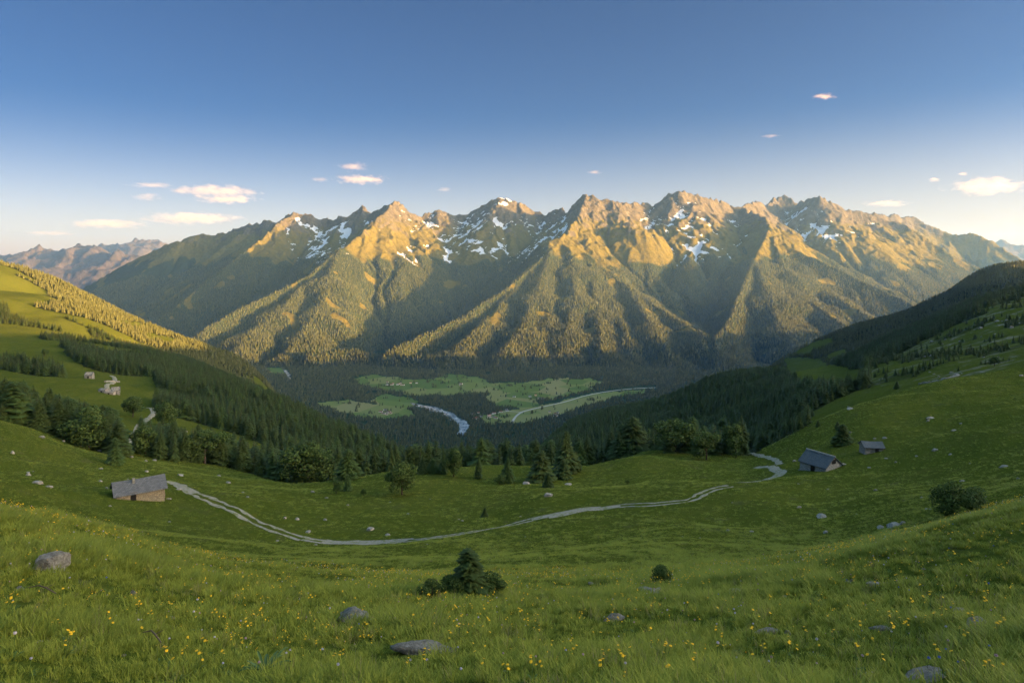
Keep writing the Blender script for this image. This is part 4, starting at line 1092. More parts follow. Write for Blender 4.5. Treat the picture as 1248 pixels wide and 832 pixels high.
# ruined hamlet on the left pasture
def ruin(px, py, L_, W_, h_, rz, label, roof=True, rh_=2.):
    x, y, z = at(px, py); e = empty('ruined_house', (x, y, z), rz, label, 'ruin')
    obj('wall', gable_wall_mesh('wall', L_, W_, h_, rh_, [], M['palemas'], rough=.3), parent=e)
    if roof: obj('roof', roof_mesh('roof', L_, W_, h_, rh_, M['bluslate'], over=.2, sag=.5), parent=e)
    obj('doorway', box_mesh('doorway', (-.6, .6, -W_/2-.35, -W_/2, -.3, h_*.7), M['dark']), parent=e)
ruin(141, 480, 6, 5.5, 3.4, .5, 'tallest pale house of the little stone hamlet on the left pasture', True, 2.4)
ruin(134, 480, 7, 4, 1.8, .1, 'low roofless stone ruin touching the tallest hamlet house', False, .6)
ruin(126.5, 478, 6, 4.5, 2.2, -.2, 'low grey stone shed at the left end of the hamlet', True, 1.2)
ruin(109, 461, 6.5, 6, 3.8, .2, 'dark cottage alone at the far end of the upper path', True, 2.4)
# terrace wall at the top of the upper path
def stonewall(name, pts_px, w, h, label, mat, rough=.2, cat='wall'):
    P_ = resample([(q[0], q[1]) for q in (at(*p) for p in pts_px)], 1.2); g = np.gradient(P_, axis=0); L = np.hypot(g[:, 0], g[:, 1]); nx, ny = g[:, 1]/L, -g[:, 0]/L
    V, Fc = [], []; n = len(P_); zz = H(P_[:, 0], P_[:, 1])
    for i in range(n):
        for o, dz in ((-w/2, -1.5), (-w/2*.8, h), (w/2*.8, h), (w/2, -1.5)):
            V.append((P_[i, 0]+nx[i]*o+random.uniform(-rough, rough)*.5, P_[i, 1]+ny[i]*o+random.uniform(-rough, rough)*.5, zz[i]+dz+random.uniform(-rough, rough)))
    for i in range(n-1):
        for k in range(4): Fc.append((4*i+k, 4*i+(k+1) % 4, 4*(i+1)+(k+1) % 4, 4*(i+1)+k))
    Fc += [(3, 2, 1, 0), tuple(4*(n-1)+k for k in range(4))]
    me = bpy.data.meshes.new(name); me.from_pydata(V, [], Fc); o = obj(name, me, mat); return tag(o, label, cat)
stonewall('terrace_wall', [(128, 465.5), (134, 465), (140, 465.2), (146, 466)], 2, 1.2, 'pale dry stone terrace wall where the upper path ends on the left pasture', M['palemas'])
stonewall('dry_stone_wall', [(1121, 468), (1133, 466), (1145, 463.5), (1156, 460.5), (1166, 456)], 1.8, .5, 'tumbled pale dry stone wall along the top edge of the right pasture', M['palemas'], .35)

# houses of the valley villages, each one its own
def farmhouse_protos():
    out = []
    for i in range(4):
        L_, W_, h_, rh_ = [(14, 9, 5.2, 3.2), (11, 8, 5.8, 2.8), (17, 9, 4.6, 3.2), (10, 9, 6.2, 3.0)][i]
        w = gable_wall_mesh('wall', L_, W_, h_, rh_-.1, [], M[['white', 'cream', 'white', 'cream'][i]], rough=0)
        r_ = roof_mesh('roof', L_, W_, h_, rh_, M[['greyroof', 'redroof', 'redroof', 'greyroof'][i]], over=.7, th=.3, sag=0)
        V, Fc = [], []
        for k in range(3):
            for s in (-1, 1): box(V, Fc, -L_*.32+k*L_*.32-.6, -L_*.32+k*L_*.32+.6, *sorted((s*(W_/2-.1), s*(W_/2+.06))), h_*.45, h_*.72)
        wi = bpy.data.meshes.new('windows'); wi.from_pydata(V, [], Fc); wi.materials.append(M['dark'])
        out.append((w, r_, wi))
    return out
FH = farmhouse_protos()
VIL = [  # (px, py range, count, phrase)
 (471, 493, 465.0, 471.0, 9, 'in the village on the far green fields'),
 (464, 477, 499.5, 505.5, 8, 'in the hamlet left of the river'),
 (576, 606, 503.0, 512.0, 13, 'in the village right of the river bend'),
 (556, 563, 467.5, 472.0, 3, 'at the wood corner between the two far fields'),
 (669, 681, 502.0, 508.5, 6, 'in the hamlet below the valley road'),
 (500, 508, 466.5, 469.5, 2, 'at the right rim of the far fields'),
 (623, 628, 481.0, 485.0, 1, 'alone in the middle of the wide valley field'),
 (645, 662, 481.0, 486.0, 4, 'in the tree-ringed farm on the wide valley field'),
 (605, 622, 500.0, 504.0, 3, 'beside the valley road junction'),
]
for x0, x1, y0, y1, n_, ph in VIL:
    for k in range(n_):
        px, py = RNG.uniform(x0, x1), RNG.uniform(y0, y1); (x, y), = floorpts([(px, py)]); z = float(H(np.array([x]), np.array([y]))[0])
        v = int(RNG.integers(4)); e = empty('farmhouse', (x, y, z), float(RNG.uniform(-.5, .5)), 'small pale house '+ph, 'house', 'houses '+ph)
        e.scale = (1.25, 1.25, 1.15)
        for nm, me in (('wall', FH[v][0]), ('roof', FH[v][1]), ('window', FH[v][2])):
            o = bpy.data.objects.new(nm, me); COL.objects.link(o); o.parent = e
tick('houses')

# ---------------------------------------------------------------- rocks
def rock_mesh(seed, flat=.6, long=1.0):
    import bmesh
    bm = bmesh.new(); bmesh.ops.create_icosphere(bm, subdivisions=4, radius=1); rng = np.random.default_rng(seed)
    pl = rng.normal(size=(20, 3)); pl /= np.linalg.norm(pl, axis=1)[:, None]; dd = rng.uniform(.52, .92, 20)
    from mathutils import noise as mn
    off = Vector(rng.uniform(0, 50, 3))
    for v in bm.verts:
        p = np.array(v.co)
        for a, d in zip(pl, dd):
            q = p@a
            if q > d: p = p-a*(q-d)*.92
        v.co = Vector(p)
        m = 1+.16*mn.fractal(v.co*1.6+off, 1, 2, 4)+.07*mn.fractal(v.co*6+off, 1, 2, 3)
        v.co = Vector((v.co.x*m*long, v.co.y*m, v.co.z*m*flat))
    me = bpy.data.meshes.new('rock'); bm.to_mesh(me); bm.free(); me.materials.append(M['rock']); me.polygons.foreach_set('use_smooth', [True]*len(me.polygons)); me.update(); return me
ROCKS = [rock_mesh(s, f, l) for s, f, l in ((1, .62, 1.2), (2, .5, 1.4), (3, .75, 1.0), (4, .4, 1.7), (5, .55, 1.3), (6, .85, 1.0), (7, .3, 2.1), (8, .62, 1.0))]
rock_xy = []
def put_rock(px, py, w, hgt, label, group=None, var=None, rot=None, cat='rock'):
    x, y, z = at(px, py+hgt/2*.6); w *= (.85 if y > 40 else 1.08); s = w/F*y/2; v = int(RNG.integers(len(ROCKS))) if var is None else var
    me = ROCKS[v]; o = bpy.data.objects.new('rock', me); COL.objects.link(o)
    lx = [1.2, 1.4, 1., 1.7, 1.3, 1., 2.1, 1.][v]; fl = [.62, .5, .75, .4, .55, .85, .3, .62][v]
    vs = hgt/F*y/2/ (fl*1.0)*(.95 if y > 30 else 1.3)
    o.scale = (s/lx, s/lx*.9, vs); o.location = (x, y, z+vs*fl*(.12+.42*(y < 30))); o.rotation_euler = (RNG.uniform(-.1, .1), RNG.uniform(-.1, .1), RNG.uniform(-.25, .25) if rot is None else rot)
    rock_xy.append((x, y, s)); return tag(o, label, cat, group)
for r_ in [
 (62,687,44,25,'big pale speckled boulder among the flowers of the near left slope',2),
 (430,751,36,17,'pointed grey rock with yellow flowers at its foot on the near meadow',5),
 (449,756,18,9,'small ochre-stained stone leaning on the pointed grey rock',0),
 (508,791,78,13,'long flat slab of grey rock lying in the near grass',6),
 (748,753,24,10,'smooth light rock on the near meadow right of the centre',1),
 (789,721,30,7,'flat broken stone in the grass below the small lone shrub',4),
 (806,719,16,6,'small flat stone directly under the lone shrub',3),
 (894,723,22,10,'tilted grey rock on the near right meadow',0),
 (1001,627,17,11,'rough grey boulder on the grassy hollow of the right slope',5),
 (1006,647,9,7,'little stone under the rough boulder of the right hollow',2),
 (1089,638,24,13,'whitish cracked outcrop on the crest of the near right slope',2),
 (1073,641,12,9,'darker half of the cracked outcrop on the right crest',5),
 (1100,636,10,7,'small block at the right end of the cracked outcrop',0),
 (1170,746,17,12,'rounded grey stone left of the leaning slab in the right grass',7),
 (1189,762,32,20,'leaning grey slab in the near right grass',1),
 (1202,765,12,8,'ochre fragment resting against the leaning slab',0),
 (1236,764,10,7,'small brownish stone near the right edge of the near grass',5),
 (1128,824,62,12,'long low rock at the bottom edge of the near grass',3),
 (1067,713,24,7,'flat pale stone on the near right slope above the yellow flowers',3),
 (933,770,32,7,'flat grey stone sunk in the grass of the right foreground',6),
 (960,771,9,7,'pebble-like bluish stone beside the flat sunk stone',7),
 (1072,766,30,5,'thin flat stone between the sunk stone and the leaning slab',6),
 (1193,720,9,7,'bluish round stone above the leaning slab',7),
 (451,643,14,9,'squat pale rock just above the gravel track',2),
 (668,602,16,9,'flat rocky outcrop in front of the meadow grove',0),
 (693,589,14,6,'grey flat rocks right of the meadow grove',3),
 (641,588,12,6,'pale rock left of the broad spruce in the grove',4),
 (396,632,6,5,'white stone above the rutted track',5),(347,630,6,5,'left stone of the pair above the rutted track',2),(362,631,7,6,'taller right stone of the pair above the rutted track',5),
 (452,577,18,5,'flat light rock near the tip of the left wood',3),
 (46,587,20,8,'pale rock heap on the upper left meadow',0),(60,592,12,5,'low rocks right of the left rock heap',3),(34,577,8,7,'small upright stone left of the rock heap',5),
 (188,560,7,4,'white stone in front of the tree belt behind the hut',2),(178,561,5,3,'tiny stone beside the white one near the tree belt',0),(160,556,7,4,'pale stone below the left tree belt',4),
 (100,543,8,4,'flat pale stone on the meadow below the left tree belt',3),(15,550,6,8,'narrow grey stone near the left edge of the meadow',5),
 (206,607,8,4,'flat stone by the right end of the long stone hut',3),(130,594,5,4,'small block by the shaded gable of the long hut',0),
 (1078,533,7,4,'bluish stone right of the small hut',4),(1028,565,9,4,'grey stone right of the barn gable',0),(968,561,7,4,'bluish boulder left of the barn',0),
 (1134,508,14,6,'grey rocks in the middle of the right pasture',1),(1131,512,6,4,'stone beside the grey rocks of the right pasture',0),
 (1224,567,15,6,'tilted stone on the upper right slope',1),(1241,582,6,5,'light stone near the right edge of the slope',7),(1117,555,5,3,'small pale stone on the right slope',5),(1080,558,8,3,'flat stone below the small hut',3),
 (938,537,6,4,'pale stone at the foot of the first spruce of the row',0),(1173,585,9,4,'small stone above the right crest',1),
]:
    put_rock(*r_[:5], var=r_[5])
# small stones lying about: not told apart
def stones(n, box_, wr, label, group):
    x0, x1, y0, y1 = box_; k = 0
    while k < n:
        px, py = RNG.uniform(x0, x1), RNG.uniform(y0, y1)
        crest = np.interp(px, [0, 200, 400, 850, 1050, 1248], [622, 676, 708, 702, 666, 612])
        if (py < crest+3) != ('upper' in group): continue
        w = RNG.uniform(*wr)*(1 if RNG.uniform() < .8 else 1.6); put_rock(px, py, w, w*RNG.uniform(.35, .7), label, group); k += 1
stones(34, (20, 1240, 640, 825), (4, 9), 'small grey stone half hidden in the near flowering grass', 'stones in the near grass')
stones(30, (330, 960, 590, 700), (3, 7), 'small pale stone on the middle meadow around the gravel track', 'stones on the upper middle meadow')
stones(26, (960, 1245, 480, 640), (3, 7), 'small pale stone on the right pasture', 'stones on the upper right pasture')
stones(24, (0, 330, 520, 640), (3, 7), 'small pale stone on the left meadow round the long hut', 'stones on the upper left meadow')
stones(26, (1125, 1245, 385, 462), (3, 8), 'pale stone of the scree above the right pasture', 'stones of the upper right scree')
tick('rocks')

# ---------------------------------------------------------------- grass and flowers
def tuft(rng, blades=34, spread=.11, h=.24, wide=.006, lean=.5, mat=None, heads=0):
    V, Fc, T = [], [], []
    for b in range(blades):
        a = rng.uniform(0, 6.28); r0 = spread*math.sqrt(rng.uniform()); x, y = r0*math.cos(a), r0*math.sin(a)
        hh = h*rng.uniform(.45, 1.15); d = a+rng.uniform(-1, 1); ln = hh*lean*rng.uniform(.2, 1.2); w = wide*rng.uniform(.7, 1.4); px, py = -math.sin(d)*w, math.cos(d)*w
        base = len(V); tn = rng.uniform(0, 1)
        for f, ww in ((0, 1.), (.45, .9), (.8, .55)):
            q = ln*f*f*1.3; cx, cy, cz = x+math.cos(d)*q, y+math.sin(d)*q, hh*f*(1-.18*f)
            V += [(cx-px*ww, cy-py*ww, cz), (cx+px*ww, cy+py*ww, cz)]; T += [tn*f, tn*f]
        V.append((x+math.cos(d)*ln*1.3, y+math.sin(d)*ln*1.3, hh*.86)); T.append(tn)
        Fc += [(base, base+1, base+3, base+2), (base+2, base+3, base+5, base+4), (base+4, base+5, base+6)]
    return mesh_from('grass_tuft', V, Fc, mat or M['grass'], T)
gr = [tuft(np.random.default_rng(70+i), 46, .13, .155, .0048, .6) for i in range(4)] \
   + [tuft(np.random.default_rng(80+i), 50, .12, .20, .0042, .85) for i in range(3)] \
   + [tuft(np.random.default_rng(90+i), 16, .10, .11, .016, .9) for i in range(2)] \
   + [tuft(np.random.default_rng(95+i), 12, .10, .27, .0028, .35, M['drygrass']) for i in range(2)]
gc = proto_collection('grass_tuft', gr)
allp, alls, allr, alli = [], [], [], []
tr_pts = [PATHS['track'], PATHS['track2'], PATHS['track3']]
for d0, d1, cell, sc in ((1.6, 9, .105, .85), (9, 20, .15, 1.0), (20, 46, .25, 1.25), (46, 100, .42, 1.7), (100, 255, .85, 2.4)):
    q0, q1 = (-900, 2150) if d0 < 9 else (-500, 1750) if d0 < 40 else (-160, 1410)
    n = int(area(d0, d1, q0, q1)/cell**2*1.25); x, y = scatter(n, d0, d1, q0, q1, RNG)
    z = H(x, y); patch = noise(x/2.3, y/2.3, 801)+.6*noise(x/.8, y/.8, 802); big_ = noise(x/9, y/9, 803)
    keep = RNG.uniform(0, 1, n) < np.clip(.80+.45*patch, .25, 1)
    if d0 > 40:
        for pp in tr_pts: keep &= path_dist(x, y, pp) > 1.9
        keep &= (np.abs(x-at_x) > 6) | (np.abs(y-at_y) > 6) if False else keep
    for rx, ry, rs in rock_xy:
        if d0-2 < ry < d1+2: keep &= ((x-rx)/(rs*1.05))**2+((y-ry+rs*.5*(ry < 30))/(rs*(.9 if ry < 30 else .6)))**2 > 1
    x, y, z, patch, big_ = x[keep], y[keep], z[keep], patch[keep], big_[keep]; n = len(x)
    s = sc*np.clip(.78+.42*patch+.3*big_, .35, 1.25)*RNG.uniform(.75, 1.25, n)
    flat = 1.0 if d0 < 20 else (.85 if d0 < 40 else (.5 if d0 < 99 else .32))
    if d0 > 40: s = s*.9
    tall = patch+.4*big_ > .35; u = RNG.uniform(0, 1, n)
    idx = np.where(tall, RNG.integers(4, 7, n), RNG.integers(0, 4, n)); idx = np.where(u < .10, RNG.integers(7, 9, n), idx)
    dry = noise(x/3.1, y/3.1, 807); idx = np.where((u > .93-.12*np.clip(dry, 0, 1)) , RNG.integers(9, 11, n), idx)
    allp.append(np.stack([x, y, z-.012*sc], 1)); alls.append(np.stack([s, s, s*flat], 1)); allr.append(np.stack([RNG.uniform(-.12, .12, n), RNG.uniform(-.12, .12, n), RNG.uniform(0, 6.28, n)], 1)); alli.append(idx)
allp = np.concatenate(allp); print('grass tufts', len(allp))
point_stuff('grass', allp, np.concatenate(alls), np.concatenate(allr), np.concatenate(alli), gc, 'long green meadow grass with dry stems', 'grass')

def flower_meshes(rng, kind):
    """unit flower: head of petals about the origin height 1 m scaled later: returns head mesh, stem mesh (true size)"""
    V, Fc, T = [], [], []; h = rng.uniform(.17, .29); lx, ly = rng.uniform(-.04, .04, 2); R = {'yellow': .0145, 'pale': .015, 'blue': .014, 'pink': .014}[kind]
    heads = [(lx, ly, h)]
    if kind == 'yellow' and rng.uniform() < .45: heads += [(lx+rng.uniform(-.05, .05), ly+rng.uniform(-.05, .05), h-rng.uniform(.01, .05)) for _ in range(int(rng.integers(1, 3)))]
    for hx, hy, hz in heads:
        tilt = rng.uniform(-.5, .5, 2); n = 12 if kind == 'yellow' else 10
        if kind in ('pale', 'blue', 'pink'):      # globe of florets
            for k in range(34):
                u = rng.normal(size=3); u /= np.linalg.norm(u); u[2] = abs(u[2])*.9-.15; s = R*.42; p = np.array([hx, hy, hz])+u*R*.8; a = np.cross(u, [.3, .2, 1.]); a /= np.linalg.norm(a); b_ = np.cross(u, a); base = len(V)
                V += [tuple(p-a*s), tuple(p+b_*s+u*s*.4), tuple(p+a*s), tuple(p-b_*s+u*s*.4)]; Fc.append((base, base+1, base+2, base+3))
        else:
            for ring, (rr, up) in enumerate(((1.0, .10), (.72, .30), (.4, .45))):
                for k in range(n):
                    a = 2*math.pi*(k+.5*ring)/n+rng.uniform(-.1, .1); ca, sa = math.cos(a), math.sin(a); w = R*rr*.30; base = len(V)
                    def q(d, s, z_): x_ = ca*d-sa*s; y_ = sa*d+ca*s; return (hx+x_, hy+y_, hz+z_+x_*tilt[0]+y_*tilt[1])
                    V += [q(0, 0, R*up*.4), q(R*rr*.6, w, R*up), q(R*rr, w*.6, R*up*.7), q(R*rr, -w*.6, R*up*.7), q(R*rr*.6, -w, R*up)]; Fc.append((base, base+1, base+2, base+3, base+4))
    hm = mesh_from('flower_head', V, Fc, M[kind])
    SV, SF = [], []
    for hx, hy, hz in heads: tube(SV, SF, [(0, 0, -.02), (hx*.4, hy*.4, hz*.5), (hx, hy, hz)], [.0022, .0018, .0014], 4)
    for k in range(3):
        a = rng.uniform(0, 6.28); base = len(SV); c, s = math.cos(a), math.sin(a)
        SV += [(0, 0, .01), (c*.05-s*.008, s*.05+c*.008, .05), (c*.10, s*.10, .045), (c*.05+s*.008, s*.05-c*.008, .05)]; SF.append((base, base+1, base+2, base+3))
    return hm, mesh_from('stem', SV, SF, M['stem'])
FL = {k: [flower_meshes(np.random.default_rng(500+hash_(k)+i), k) for i in range(n)] for k, n in (('yellow', 8), ('pale', 3), ('blue', 3), ('pink', 3))}
def crest_row(px): return np.interp(px, [0, 100, 200, 300, 400, 600, 850, 950, 1050, 1150, 1248], [620, 642, 674, 700, 708, 708, 702, 690, 666, 642, 610])
def flower(px, py, kind, label, group):
    x, y, z = at(px, py); v = FL[kind][int(RNG.integers(len(FL[kind])))]
    s = float(RNG.uniform(.72, 1.08))*(1+.25*smooth(10, 24, y)); zoff = 0
    o = bpy.data.objects.new(kind+'_flower' if kind != 'pale' else 'lilac_flower', v[0]); COL.objects.link(o); o.location = (x, y, z-.01); o.rotation_euler = (0, 0, RNG.uniform(0, 6.28)); o.scale = (s, s, s)
    st = bpy.data.objects.new('stem', v[1]); COL.objects.link(st); st.parent = o
    return tag(o, label, 'flower', group)
k = 0
cl = [(RNG.uniform(0, 1248), RNG.uniform(0, 1)) for _ in range(40)]
def zone_of(px): return ('left part' if px < 330 else 'middle part' if px < 800 else 'right part')
def rand_px(rng):
    if rng.uniform() < .35:
        c = cl[int(rng.integers(len(cl)))]; px = c[0]+rng.normal()*45; f = c[1]+rng.normal()*.12
    else: px, f = rng.uniform(0, 1248), rng.uniform(0, 1)
    cr = crest_row(px); return px, cr+6+(834-cr)*abs(f)**1.05
for kind, n_, lab in (('yellow', 285, 'bright yellow flower in the grass of the %s of the near meadow'), ('pale', 46, 'pale lilac flower head in the grass of the %s of the near meadow'), ('pink', 26, 'dull pink flower head in the grass of the %s of the near meadow'), ('blue', 16, 'dark blue flower in the grass of the %s of the near meadow')):
    j = 0
    while j < n_:
        px, py = rand_px(RNG) if kind == 'yellow' else (RNG.uniform(0, 1248), 0)
        if kind == 'blue' and RNG.uniform() < .6: px = RNG.uniform(1080, 1245)
        if kind != 'yellow': py = crest_row(px)+8+(834-crest_row(px))*RNG.uniform(0, 1)
        if not (0 < px < 1248 and crest_row(px) < py < 840): continue
        flower(px, py, kind, lab % zone_of(px), '%s flowers, %s of the near meadow' % ({'pale': 'lilac'}.get(kind, kind), zone_of(px))); j += 1
# the uncountable rest further off
n = 6500; x, y = scatter(n*3, 7, 34, -80, 1330, RNG); m = noise(x/2.6, y/2.6, 841)+.5*noise(x/.9, y/.9, 842); o_ = np.argsort(-m+RNG.uniform(0, 1.1, len(m)))[:n]; x, y = x[o_], y[o_]; z = H(x, y)
fc = proto_collection('flower', [FL['yellow'][i][0] for i in range(5)]+[FL['pale'][0][0], FL['pink'][0][0]])
s = RNG.uniform(.45, .95, n)*np.clip(y/14, .55, 1.1)
point_stuff('wildflowers', np.stack([x, y, z-.01], 1), np.stack([s, s, s*1.4], 1), np.stack([0*s, 0*s, RNG.uniform(0, 6.28, n)], 1), np.where(RNG.uniform(0, 1, n) < .8, RNG.integers(0, 5, n), RNG.integers(5, 7, n)), fc, 'tiny yellow and lilac flowers strewn through the near meadow', 'flowers')

# leafy plants and twigs of the near grass
def rosette(rng, n=24, L=.28, w=.015, mat=None):
    V, Fc, T = [], [], []
    for i in range(n):
        a = 2*math.pi*i/n+rng.uniform(-.3, .3); up = rng.uniform(.25, 1.1); ln = L*rng.uniform(.7, 1.2); base = len(V); c, s = math.cos(a), math.sin(a)
        for k in range(6):
            f = k/5; d = ln*math.sin(f*1.3)*math.cos(up*.6); zz = ln*(f*math.sin(up)-.55*f*f*(1.2-up*.5)); ww = w*math.sin(math.pi*min(f*.9+.1, 1))+.001
            V += [(c*d-s*ww, s*d+c*ww, max(zz, 0)+.02), (c*d, s*d, max(zz, 0)+.012), (c*d+s*ww, s*d-c*ww, max(zz, 0)+.02)]; T += [f*.6]*3
            if k:
                b = base+3*k; Fc += [(b-3, b-2, b+1, b), (b-2, b-1, b+2, b+1)]
    return mesh_from('leafy_plant', V, Fc, mat or M['fernleaf'], T)
for px, py, s, lab in ((322, 828, 1.0, 'grey-green leafy plant with long drooping leaves at the bottom edge'),):
    x, y, z = at(px, py); o = obj('leafy_plant', rosette(np.random.default_rng(int(px))), loc=(x, y, z+.06), scale=(s, s, s*1.2)); tag(o, lab, 'plant')
def twig(px, py, L, rz, label):
    x, y, z = at(px, py); V, Fc = [], []; pts = [(0, 0, .10), (L*.3, .03, .125), (L*.62, .0, .12), (L, -.02, .07)]
    tube(V, Fc, pts, [.004, .008, .009, .006], 6); tube(V, Fc, [pts[2], (L*.8, .06, .15)], [.005, .002], 5)
    me = bpy.data.meshes.new('twig'); me.from_pydata(V, [], Fc); o = obj('twig', me, M['wood'], loc=(x, y, z+.10), rot=(0, 0, rz)); tag(o, label, 'twig')
twig(34, 735, .42, -.15, 'bare curved twig lying in the grass of the near left slope')
twig(174, 793, .30, -.4, 'short bare twig in the grass near the bottom left')
tick('grass and flowers')

# ---------------------------------------------------------------- clouds
def cloud(px, py, w, hgt, dist, dens, seed, label, puff=1.0):
    import bmesh
    bm = bmesh.new(); bmesh.ops.create_icosphere(bm, subdivisions=4, radius=1)
    me = bpy.data.meshes.new('cloud'); bm.to_mesh(me); bm.free()
    n = bpy.data.materials.new('cloud_vapour'); n.use_nodes = True; nt = n.node_tree; nt.nodes.clear()
    out = nt.nodes.new('ShaderNodeOutputMaterial'); v = nt.nodes.new('ShaderNodeVolumePrincipled'); v.inputs['Color'].default_value = (.78, .72, .69, 1); v.inputs['Anisotropy'].default_value = .1
    tc = nt.nodes.new('ShaderNodeTexCoord'); mp = nt.nodes.new('ShaderNodeMapping'); mp.inputs['Location'].default_value = (seed*3.7, seed*1.3, seed*.7); mp.inputs['Scale'].default_value = (w/22., 1.2, 1.3*puff)
    nz = nt.nodes.new('ShaderNodeTexNoise'); nz.inputs['Scale'].default_value = 1.15; nz.inputs['Detail'].default_value = 6; nz.inputs['Roughness'].default_value = .62
    nt.links.new(tc.outputs['Object'], mp.inputs[0]); nt.links.new(mp.outputs[0], nz.inputs['Vector'])
    ln = nt.nodes.new('ShaderNodeVectorMath'); ln.operation = 'LENGTH'; nt.links.new(tc.outputs['Object'], ln.inputs[0])
    m1 = nt.nodes.new('ShaderNodeMath'); m1.operation = 'MULTIPLY_ADD'; nt.links.new(ln.outputs['Value'], m1.inputs[0]); m1.inputs[1].default_value = -.42; nt.links.new(nz.outputs['Fac'], m1.inputs[2])
    mr_ = nt.nodes.new('ShaderNodeMapRange'); nt.links.new(m1.outputs[0], mr_.inputs[0]); mr_.inputs[1].default_value = .20; mr_.inputs[2].default_value = .44; mr_.inputs[4].default_value = dens
    nt.links.new(mr_.outputs[0], v.inputs['Density']); nt.links.new(v.outputs[0], out.inputs['Volume'])
    x, y, z = W(px, py, dist); o = obj('cloud', me, n, loc=(x, y, z), scale=(w/F*dist/2, w/F*dist/3, hgt/F*dist/2*.7)); return tag(o, label, 'cloud')
CL = [(262,233,112,19,'long flat cloud over the left summits, upper of two close streaks'),(276,243,84,13,'long flat cloud streak just under the upper one over the left summits'),
 (180,240,40,13,'small wispy cloud left of the two close streaks'),(186,226,64,8,'thin faint cloud strip above the small wispy cloud'),
 (233,266,130,20,'widest grey-mauve cloud bank low over the left skyline'),(134,273,104,16,'low cloud bank left of the widest one, with a brighter top'),
 (440,219,72,15,'bright compact cloud above the snowy left summit'),(430,203,42,16,'faint puffy wisp above the bright compact cloud'),(391,219,24,8,'tiny wisp left of the bright compact cloud'),
 (541,231,20,8,'tiny cloud fleck just right of the bright compact cloud and its wisps'),(1004,118,30,10,'tiny white cloud alone high in the blue on the right'),
 (1204,227,100,27,'cream cumulus streak low at the right edge of the sky'),(1080,248,60,11,'faint thin cloud above the right summits'),(1139,219,14,9,'tiny cloud left of the cream cumulus'),
 (1174,212,14,6,'tiny cloud fleck above the cream cumulus'),(940,166,26,5,'barely visible cloud thread in the middle of the right sky'),(60,284,70,9,'faint hazy cloud strip just over the far left peaks'),(725,210,20,7,'faint tiny wisp high over the central peak')]
for i, (px, py, w, hg, lab) in enumerate(CL):
    faint = any(k_ in lab for k_ in ('faint', 'barely', 'wisp'))
    cloud(px, py, w*1.15, hg*1.35, 46000+i*350, (.0003 if faint else .0006)*(40/max(w, 30))**.5, i+1, lab, 1.0)
scene.cycles.volume_bounces = 2; scene.cycles.max_bounces = 6; scene.cycles.transparent_max_bounces = 8; scene.cycles.volume_step_rate = 1.0
tick('clouds')
# ---------------------------------------------------------------- air
def haze_box():
    x0, x1, y0, y1, z0, z1 = -26000, 26000, -9000, 35500, -2900, 1500
    co = [(x, y, z) for z in (z0, z1) for y in (y0, y1) for x in (x0, x1)]
    f = [(0, 2, 3, 1), (4, 5, 7, 6), (0, 1, 5, 4), (2, 6, 7, 3), (0, 4, 6, 2), (1, 3, 7, 5)]
    me = bpy.data.meshes.new('haze'); me.from_pydata(co, [], f)
    m = bpy.data.materials.new('valley_air'); m.use_nodes = True; nt = m.node_tree; nt.nodes.clear()
    o = nt.nodes.new('ShaderNodeOutputMaterial'); v = nt.nodes.new('ShaderNodeVolumePrincipled')
    v.inputs['Color'].default_value = (.26, .52, 1, 1); v.inputs['Density'].default_value = HAZE; v.inputs['Anisotropy'].default_value = .25
    nt.links.new(v.outputs[0], o.inputs['Volume'])
    return tag(obj('haze', me, m), kind='stuff')
HAZE = 1.6e-5
haze_box()
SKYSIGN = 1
SKY_TOP = (.132, .160, .192); SKY_LOW = (.76, .38, .26); SKY_SIDE = (.64, .30, .19); SKY_ZEN = (2.1, 1.75, 1.15); SKY_BACK = (5.0, 3.1, 1.6)  # multipliers on the sky; overhead and sunward ones raised to light the meadow
# ---------------------------------------------------------------- camera, sun, sky
cam = bpy.data.cameras.new('camera'); co = bpy.data.objects.new('camera', cam); COL.objects.link(co)
co.rotation_euler = (math.pi/2, 0, 0); cam.sensor_width = 36; cam.lens = 36*F/1248
cam.shift_y = -(416-HY)/1248; cam.clip_start = .1; cam.clip_end = 200000
scene.camera = co
sun = bpy.data.lights.new('sun', 'SUN'); sun.energy = 4.1; sun.angle = math.radians(.5); sun.color = (1, .54, .17)
so = bpy.data.objects.new('sun', sun); COL.objects.link(so)
sd = (SUN_DIR[0]*math.cos(SUN_EL), SUN_DIR[1]*math.cos(SUN_EL), math.sin(SUN_EL))

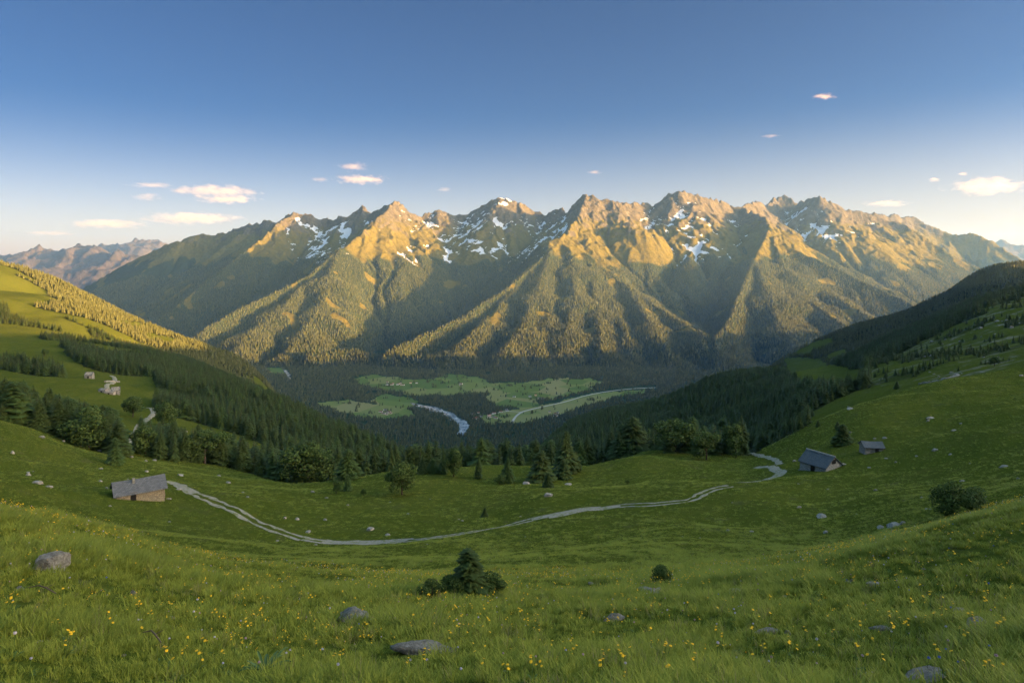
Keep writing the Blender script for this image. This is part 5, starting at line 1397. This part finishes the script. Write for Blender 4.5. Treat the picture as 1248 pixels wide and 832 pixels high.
so.rotation_euler = Vector(sd).to_track_quat('Z', 'Y').to_euler()
wd = bpy.data.worlds.new('World'); scene.world = wd; wd.use_nodes = True
nt = wd.node_tree; nt.nodes.clear()
wo = nt.nodes.new('ShaderNodeOutputWorld'); bg = nt.nodes.new('ShaderNodeBackground'); sky = nt.nodes.new('ShaderNodeTexSky')
sky.sky_type = 'NISHITA'; sky.sun_disc = False; sky.sun_elevation = SUN_EL
sky.sun_rotation = SKYSIGN*math.atan2(SUN_DIR[0], SUN_DIR[1])
sky.altitude = 1500; sky.air_density = .8; sky.dust_density = 2.2; sky.ozone_density = 3.0; sky.sun_elevation = math.radians(8)
def wn(t, **k):
    n = nt.nodes.new(t)
    for a, b in k.items(): setattr(n, a, b)
    return n
def wmath(op, a, b=0., c=None):
    m = wn('ShaderNodeMath', operation=op)
    for k, v in enumerate((a, b) if c is None else (a, b, c)):
        if isinstance(v, (int, float)): m.inputs[k].default_value = v
        else: nt.links.new(v, m.inputs[k])
    return m.outputs[0]
def wmap(f, a, b, c=0., d=1.):
    m = wn('ShaderNodeMapRange', interpolation_type='SMOOTHSTEP'); nt.links.new(f, m.inputs[0])
    for k, v in enumerate((a, b, c, d)): m.inputs[k+1].default_value = v
    return m.outputs[0]
def wmix(f, a, b, mode='MIX'):
    m = wn('ShaderNodeMix', data_type='RGBA', blend_type=mode)
    for k, v in ((0, f), (6, a), (7, b)):
        if isinstance(v, tuple): m.inputs[k].default_value = (*v, 1)
        elif isinstance(v, (int, float)): m.inputs[k].default_value = v
        else: nt.links.new(v, m.inputs[k])
    return m.outputs[2]
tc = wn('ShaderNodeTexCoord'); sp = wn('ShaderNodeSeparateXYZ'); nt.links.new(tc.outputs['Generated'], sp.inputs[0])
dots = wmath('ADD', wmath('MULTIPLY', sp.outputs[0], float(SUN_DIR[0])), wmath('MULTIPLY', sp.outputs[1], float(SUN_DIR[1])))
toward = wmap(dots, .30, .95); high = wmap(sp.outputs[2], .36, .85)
# directional sky tint: view side dimmed, warm below; overhead and sunward boosted as fill
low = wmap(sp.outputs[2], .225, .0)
sky_tint = wmix(low, SKY_TOP, SKY_LOW)
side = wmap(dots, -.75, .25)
sky_tint = wmix(wmath('MULTIPLY', low, side), sky_tint, SKY_SIDE)
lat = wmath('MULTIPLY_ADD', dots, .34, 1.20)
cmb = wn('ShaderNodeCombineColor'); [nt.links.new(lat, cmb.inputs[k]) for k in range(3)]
sky_tint = wmix(1., sky_tint, cmb.outputs[0], 'MULTIPLY')
f = wmix(high, sky_tint, SKY_ZEN)
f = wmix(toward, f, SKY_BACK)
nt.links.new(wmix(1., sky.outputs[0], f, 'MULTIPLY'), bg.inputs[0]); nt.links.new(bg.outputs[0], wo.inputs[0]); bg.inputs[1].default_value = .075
scene.view_settings.view_transform = 'Standard'; scene.view_settings.look = 'None'; scene.view_settings.exposure = 3.2; scene.view_settings.gamma = 1
